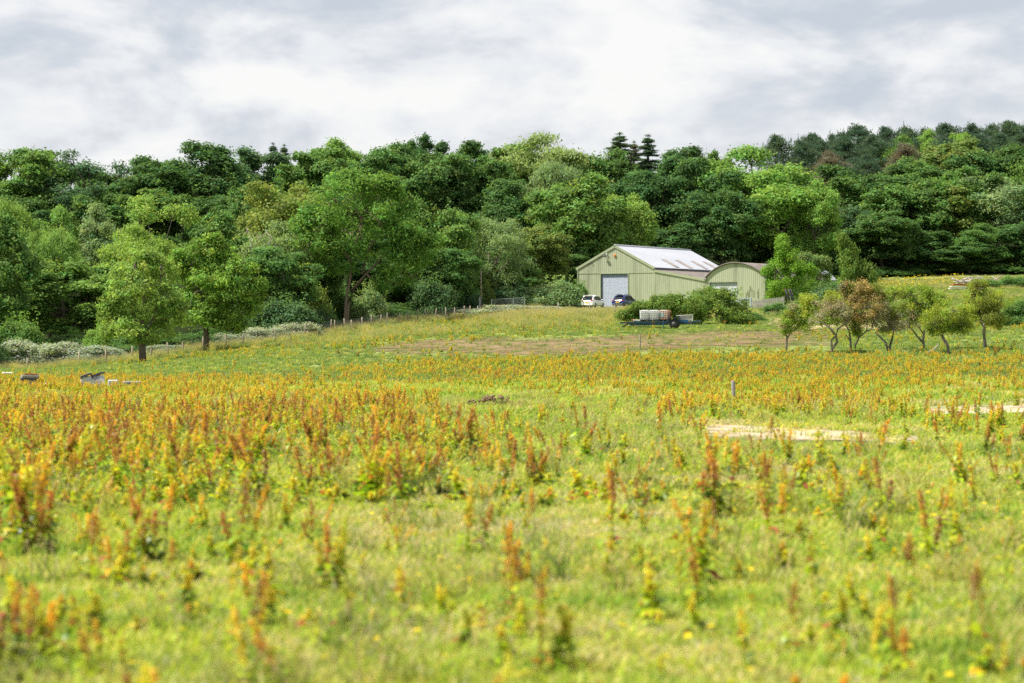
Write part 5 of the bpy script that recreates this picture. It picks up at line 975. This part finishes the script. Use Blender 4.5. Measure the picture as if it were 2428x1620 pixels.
# hand-read individual docks: px, row of the foot, height in px, variant, label
HAND = [(152, 571, 88, 6, 'dense dark-footed dock clump with rusty tops at lower left'), (185, 484, 60, 6, 'dock with dark green leaves and rusty top in the left of the meadow'), (543, 692, 122, 2, 'tall rusty dock spike rising from the bottom edge near the middle'), (571, 688, 82, 7, 'green-leaved dock right of the tall spike at the bottom edge'),
 (750, 690, 76, 5, 'dark rusty dock spike at the bottom edge right of the middle'), (716, 525, 88, 6, 'dense bushy rust-topped dock right of the middle'), (792, 547, 80, 4, 'orange-leaved dock clump standing alone on the grass at right'), (838, 528, 52, 5, 'thin dock with orange foot leaves between two larger clumps'),
 (878, 521, 66, 0, 'dock with rusty spikes and dark leaves spreading to its right'), (912, 597, 66, 2, 'thin reddish dock at the right above the pink leaf'), (845, 646, 62, 7, 'bushy green dock with shadow at its foot at lower right'), (889, 690, 86, 4, 'tall dock with green leaves at the bottom edge at right'),
 (980, 656, 100, 2, 'thin tall dock near the lower right corner'), (532, 492, 46, 6, 'dark green dock in the middle of the meadow'), (632, 523, 48, 0, 'pair of rusty dock stems right of the middle'), (331, 518, 34, 5, 'single bright red dock spike left of the middle'), (420, 492, 32, 1, 'orange tufted dock among green leaves left of the middle'),
 (66, 515, 28, 10, 'dark leafy dock without spikes at left'), (17, 542, 112, 3, 'tall dense orange dock clump at the left edge'), (994, 487, 36, 0, 'small dock standing alone near the right edge'), (862, 460, 30, 2, 'reddish dock tuft below the sand strip at right'), (405, 630, 62, 2, 'leaning red-stemmed dock left of the bottom middle'),
 (78, 633, 30, 8, 'small green dock rosette at lower left'), (160, 612, 22, 9, 'yellow and orange dock rosette at lower left'), (131, 690, 48, 5, 'thin brown dock stem at the bottom edge at left'), (500, 682, 58, 7, 'leafy green dock just left of the tall spike at the bottom edge'), (348, 408, 16, 10, 'dark green leafy dock on the pale grass left of the soil heap'),
 (593, 443, 16, 10, 'dark broad-leaved dock on the pale grass below the soil heap'), (690, 415, 14, 10, 'dark green dock at the foot of the weathered post'), (912, 431, 8, 10, 'small dark green tuft at the end of the sand strip')]
GR = 'dock plants in the near meadow'
FL_ = ['three-stemmed rusty dock at lower left, right of the dense clump', 'four-stemmed orange dock on the grass below the dense rusty clump', 'slim two-stemmed red dock on the grass in the lower middle', 'five-stemmed yellowish dock on the lower left grass', 'orange-leaved dock on the grass in the lower middle', 'lone single-stemmed dock on the lower right grass',
       'dark leafy many-stemmed dock at the lower left edge', 'short green two-stemmed dock near the bottom right of the middle', 'low green rosette near the bottom left of the middle', 'low rosette with orange leaves near the bottom at left', 'low dark rosette on the right-hand grass']
DCOL = bpy.data.collections.new('dock_kinds'); first = {}
def put_dock(v, x, y, sx, sz, rz, label):
    me, hs = DOCKS[v]; o = link('dock_plant', me, None, (x, y, g1(x, y) - .01)); tagp(o, label, 'dock plant', GR)
    if v in first: o.rotation_euler = (0, 0, rz); o.scale = (sx, sx, sz)
    hh = [link('seed_head', mh, o) for mh in hs]
    if v not in first: first[v] = (o, hh)
HT = [max(v.co.z for mh in hs for v in mh.vertices) for _, hs in DOCKS]
rh = random.Random(6)
FIRST = [(250, 575), (700, 590), (610, 560), (330, 600), (460, 560), (820, 610), (40, 560), (660, 630), (370, 640), (240, 655), (780, 575)]
for v, (px, py) in enumerate(FIRST):
    x, y = hit(px, py); put_dock(v, x, y, 1, 1, 0, FL_[v])
for px, py, hp, v, lab in HAND:
    if py < 660: x, y = hit(px, py)
    else: y = 2.0 * F / (py - HZ); x = (px - 512) / F * y
    s = hp * y / F / HT[v]; put_dock(v, x, y, min(1.5, max(.75, s)), s, rh.uniform(0, 6.28), lab)
order = np.argsort(PYd + 1e4 * (np.abs(512 + F * PX / PYd - 512) > 530) + 1e4 * (PYd < 13.2)); k0 = 300 - len(HAND) - 11; near_i = order[:k0]; far_i = order[k0:]
VL = {0: 'rust-spiked dock', 1: 'orange-topped dock', 2: 'tall red-stemmed dock', 3: 'yellow-olive dock', 4: 'spreading orange dock', 5: 'single-stemmed rusty dock', 6: 'dense dark dock', 7: 'green leafy dock', 8: 'low green dock rosette', 9: 'low dock rosette with orange leaves', 10: 'low dark green dock'}
for i in near_i:
    v = int(IDX[i]); put_dock(v, float(PX[i]), float(PYd[i]), float(SC[i]), float(SC[i]), rh.uniform(0, 6.28), VL[v] + ' in the near meadow, one of many alike')
for v in range(11):
    c = bpy.data.collections.new('kind_%02d' % v); DCOL.children.link(c); c.objects.link(first[v][0]); c.instance_offset = first[v][0].location
    for h in first[v][1]: c.objects.link(h)
def scatter(name, x, y, z, rot, scl, layers):
    """one stuff object: points that carry copies of visible plants; layers = [(collection, index per point)]"""
    me = bpy.data.meshes.new(name); me.from_pydata(np.stack([x, y, z], 1).tolist(), [], [])
    a = me.attributes.new('rot', 'FLOAT_VECTOR', 'POINT'); a.data.foreach_set('vector', rot.astype(np.float32).ravel())
    a = me.attributes.new('scl', 'FLOAT_VECTOR', 'POINT'); a.data.foreach_set('vector', scl.astype(np.float32).ravel())
    o = link(name, me); o['kind'] = 'stuff'
    ng = bpy.data.node_groups.new(name, 'GeometryNodeTree'); ng.interface.new_socket('Geometry', in_out='INPUT', socket_type='NodeSocketGeometry'); ng.interface.new_socket('Geometry', in_out='OUTPUT', socket_type='NodeSocketGeometry')
    gi = ng.nodes.new('NodeGroupInput'); go = ng.nodes.new('NodeGroupOutput'); jn = ng.nodes.new('GeometryNodeJoinGeometry')
    def attr(nm, t): n = ng.nodes.new('GeometryNodeInputNamedAttribute'); n.data_type = t; n.inputs[0].default_value = nm; return n.outputs[0]
    for q, (col, ix) in enumerate(layers):
        a = me.attributes.new('idx%d' % q, 'INT', 'POINT'); a.data.foreach_set('value', ix.astype(np.int32))
        ci = ng.nodes.new('GeometryNodeCollectionInfo'); ci.inputs['Collection'].default_value = col; ci.inputs['Separate Children'].default_value = True; ci.inputs['Reset Children'].default_value = True
        ip = ng.nodes.new('GeometryNodeInstanceOnPoints'); ip.inputs['Pick Instance'].default_value = True
        ng.links.new(gi.outputs[0], ip.inputs['Points']); ng.links.new(ci.outputs[0], ip.inputs['Instance']); ng.links.new(attr('idx%d' % q, 'INT'), ip.inputs['Instance Index'])
        ng.links.new(attr('rot', 'FLOAT_VECTOR'), ip.inputs['Rotation']); ng.links.new(attr('scl', 'FLOAT_VECTOR'), ip.inputs['Scale']); ng.links.new(ip.outputs[0], jn.inputs[0])
    ng.links.new(jn.outputs[0], go.inputs[0]); md = o.modifiers.new('scatter', 'NODES'); md.node_group = ng; return o
def zrot(n, rng, tilt=.1): return np.stack([rng.normal(size=n) * tilt, rng.normal(size=n) * tilt, rng.uniform(0, 6.28, n)], 1)
m = len(far_i); s = SC[far_i][:, None] * np.ones((1, 3)); s[:, 2] *= rng.uniform(.85, 1.1, m)
scatter('meadow_docks', PX[far_i], PYd[far_i], gz(PX[far_i], PYd[far_i]) - .01, zrot(m, rng, .17), s, [(DCOL, IDX[far_i])])
# grass
def tuft(seed, n, h, rad, cols, w=.006, seedhead=False):
    rng = np.random.default_rng(seed); V, C = [], []
    for i in range(n):
        a, r = rng.uniform(0, 6.28), rad * math.sqrt(rng.random()); b = np.array([r * math.cos(a), r * math.sin(a), -.01]); hh = h * rng.uniform(.5, 1.15); l = rng.normal(size=2) * .45 * hh; sd = norm(np.array([rng.normal(), rng.normal(), 0])) * w * rng.uniform(.7, 1.4)
        p1 = b + np.array([l[0] * .35, l[1] * .35, hh * .6]); p2 = b + np.array([l[0], l[1], hh]); c = np.array(cols[rng.integers(len(cols))]) * rng.normal(1, .13)
        V.append([b - sd, b + sd, p1 + sd * .8, p1 - sd * .8]); C.append(c); V.append([p1 - sd * .8, p1 + sd * .8, p2 + sd * .15, p2 - sd * .15]); C.append(c * 1.05)
        if seedhead and rng.random() < .5:
            for k in range(4): q = p2 + np.array([0, 0, .03 * k]) + rng.normal(size=3) * .012; V.append(diamonds(q[None], norm(rng.normal(size=(1, 3))), .05, .016, rng)[0]); C.append(np.array((.48, .40, .22)))
    return quads('grass_tuft', np.array(V), np.array(C), 'grass_blade')
LAWN = [(.40, .47, .07), (.46, .50, .10), (.30, .42, .05), (.56, .52, .18), (.42, .46, .06), (.62, .56, .26)]
DARKG = [(.22, .34, .05), (.26, .38, .05), (.32, .42, .07), (.18, .29, .04)]; STRAW = [(.56, .50, .26), (.46, .44, .18), (.40, .42, .12), (.62, .54, .32)]
TALL = [(.24, .30, .06), (.34, .35, .10), (.42, .38, .17), (.20, .28, .05)]
GC = bpy.data.collections.new('lawn_tufts'); TC = bpy.data.collections.new('tall_tufts'); YC = bpy.data.collections.new('buttercups'); GG = 'grass tufts at the front of the meadow'
gl = ['short pale grass tuft at the bottom edge, left of the middle', 'short pale grass tuft at the bottom edge, in the middle', 'short pale grass tuft at the bottom edge, right of the middle', 'short pale grass tuft at the bottom edge, far right']
for i in range(4):
    x, y = ((-1.7, -.3, .9, 2.1)[i], 14.2 + .2 * i); o = link('grass_tuft', tuft(20 + i, 34, (.11, .10, .12, .09)[i], .13, (LAWN, LAWN[:3], DARKG, STRAW)[i]), None, (x, y, g1(x, y))); tagp(o, gl[i], 'grass tuft', GG); GC.objects.link(o)
FARG = [(.15, .25, .055), (.18, .28, .06), (.23, .28, .09), (.13, .23, .045), (.28, .30, .13)]
p = on(300, 374); o = link('grass_tuft', tuft(24, 34, .11, .13, FARG), None, p); tagp(o, 'short dull green grass tuft on the strip below the first field tree', 'grass tuft', GG); GC.objects.link(o)
for i in range(3):
    p = at((430, 548, 585)[i], (296, 298, 296)[i]); o = link('tall_grass_tuft', tuft(30 + i, 40, .62, .22, TALL, .008, True), None, p); tagp(o, ['tall seeding grass tuft by the netted fence', 'tall seeding grass tuft under the white brambles', 'tall seeding grass tuft before the white car'][i], 'grass tuft', 'tall grass tufts below the barns'); TC.objects.link(o)
bm_ = []; rb = np.random.default_rng(9)
for k in range(5): a = k * 1.2566; d = np.array([math.cos(a), math.sin(a), .35]); sd = np.array([-math.sin(a), math.cos(a), 0]) * .010; c = np.array([0, 0, .2]); bm_.append([c, c + d * .012 + sd, c + d * .022, c + d * .012 - sd])
cs = [np.array((.80, .58, .015))] * 5; bm_.append([(-.002, 0, 0), (.002, 0, 0), (.002, 0, .2), (-.002, 0, .2)]); cs.append(np.array((.2, .3, .05)))
bme = quads('buttercup', np.array(bm_, float), np.array(cs), 'flower'); fl = [(413, 627), (172, 628), (182, 650), (118, 607), (690, 628), (804, 660), (958, 640), (850, 590), (556, 613), (226, 622)]
for i, (px, py) in enumerate(fl):
    x, y = hit(px, py); o = link('buttercup', bme, None, (x, y, g1(x, y))); o.scale = (1.4, 1.4, .6); tagp(o, 'single yellow buttercup flower in the short foreground grass', 'flower', 'buttercups in the foreground grass')
    if i == 0: YC.objects.link(o)
X, Y, SCG = [], [], []
for d0, d1, dens, sc in ((8.5, 32, 85, 1.0), (32, 62, 34, 1.25), (62, 130, 11, 1.7), (130, 390, 4.0, 2.4)):
    n = int(area(d0, d1, MG(d1)) * dens); x, y, px = wedge(n, d0, d1, rng, MG(d1)); k = woodmask(x, y) < .3; k &= ~((vnoise(x, y, 1.1, 31) > .74) & (vnoise(x, y, 4, 32) > .45) & (rng.random(n) < .75)); k &= ~((y > 310) & (px > 575) & (px < 810) & (y < 362)); _, py = proj(x, y, gz(x, y))
    soil = (px > 372) & (px < 835) & (py > 330 + (835 - px) * .022) & (py < 357) & (py > 330) & (y > 150); k &= ~(soil & (rng.random(n) < .86))
    sand = ((px > 700) & (px < 930) & (py > 425 + (px - 705) * .05) & (py < 449)) | ((px > 922) & (py > 405) & (py < 418)); k &= ~(sand & (rng.random(n) < .97))
    X.append(x[k]); Y.append(y[k]); SCG.append(sc * rng.uniform(.7, 1.3, int(k.sum())))
X, Y, SCG = map(np.concatenate, (X, Y, SCG)); n = len(X); q = vnoise(X, Y, 1.3, 21) * .5 + vnoise(X, Y, 4.5, 22) * .5 + rng.normal(size=n) * .10; q = q - np.where(Y > 110, .13, 0)
IG = np.where((Y > 105) & (rng.random(n) < .85), 4, np.where(q < .34, 2, np.where(q > .70, 3, np.where(rng.random(n) < .5, 0, 1))))
s = SCG[:, None] * np.array([[1.15, 1.15, .9]]); s[:, 2] *= np.where(Y > 130, .6, 1)
scatter('short_grass', X, Y, gz(X, Y), zrot(n, rng, .15), s, [(GC, IG)])
# tall grass: along the fence, below the cars, on the far meadow edge
X, Y = [], []
n = 60000; x, y, px = wedge(n, 140, 396, rng); _, py = proj(x, y, gz(x, y))
fl_ = np.interp(px, [-90, 27, 132, 203, 243, 333, 400, 470, 520, 600, 760, 870, 1100], [232, 232, 227, 234, 243, 268, 286, 303, 300, 290, 262, 300, 320])
pr_ = np.clip(1 - np.abs(y - fl_ - 2) / 12, 0, 1) * .6
pr_ = np.maximum(pr_, np.where((px > 480) & (px < 640) & (y > 270) & (y < 305), .8, 0)); pr_ = np.maximum(pr_, np.where((px > 860) & (y > 365) & (y < 392), .5, 0)); pr_ = np.maximum(pr_, np.where((px > 905) & (y > 340) & (y < 366), .5 * vnoise(x, y, 8, 4), 0)); pr_ = np.maximum(pr_, np.where((y > 215) & (y < 300) & (px > 250) & (px < 620), .25 * vnoise(x, y, 7, 6), 0))
pr_ = np.where((y > 313) & (px > 575) & (px < 810), 0, pr_); k = (rng.random(n) < pr_) & (woodmask(x, y) < .9); x, y = x[k], y[k]; n = len(x)
xn, yn, pn = wedge(650, 12, 75, rng); q = ~(((pn > 680) & (yn > 40) & (yn < 56)) | ((pn > 880) & (yn > 56))); xn, yn = xn[q], yn[q]; x, y = np.concatenate([x, xn]), np.concatenate([y, yn]); n = len(x)
s = rng.uniform(.7, 1.25, n)[:, None] * np.where(y < 80, .55, 1)[:, None] * np.array([[1.5, 1.5, 1.0]]) * np.where((y > 285) & (x > 5), .7, 1)[:, None]; scatter('tall_grass', x, y, gz(x, y), zrot(n, rng, .12), s, [(TC, rng.integers(0, 3, n))])
x1, y1, p1 = wedge(2600, 12, 60, rng); k = rng.random(2600) < .25 + .5 * (p1 > 650); x1, y1 = x1[k], y1[k]
x2, y2, p2 = wedge(9000, 366, 395, rng); k = (p2 > 858) & (p2 < 965); x2, y2 = x2[k], y2[k]
x, y = np.concatenate([x1, x2]), np.concatenate([y1, y2]); n = len(x); s = np.where(y > 100, 5.0, 1.3)[:, None] * np.array([[1, 1, 1.0]]); s[:, 2] = np.where(y > 100, 2.2, .65)
scatter('buttercup_flowers', x, y, gz(x, y), zrot(n, rng, .2), s, [(YC, np.zeros(n, int))])
# fallen leaves
for px, py, c, lab in [(296, 636, (.62, .10, .06), 'single red fallen leaf in the short grass at bottom left'), (951, 576, (.72, .36, .26), 'single pale pink leaf in the grass at lower right')]:
    x, y = hit(px, py); V = np.array(strip_leaf((0, 0, 0), (1, -.2, .2), .10, .06, .2, None)); o = link('fallen_leaf', quads('fallen_leaf', V, np.tile(c, (3, 1)), 'herb_leaf'), None, (x, y, g1(x, y) + .07)); o.rotation_euler = (R(50), 0, .3); tagp(o, lab, 'leaf')
print('docks', len(PX), 'grass', n)
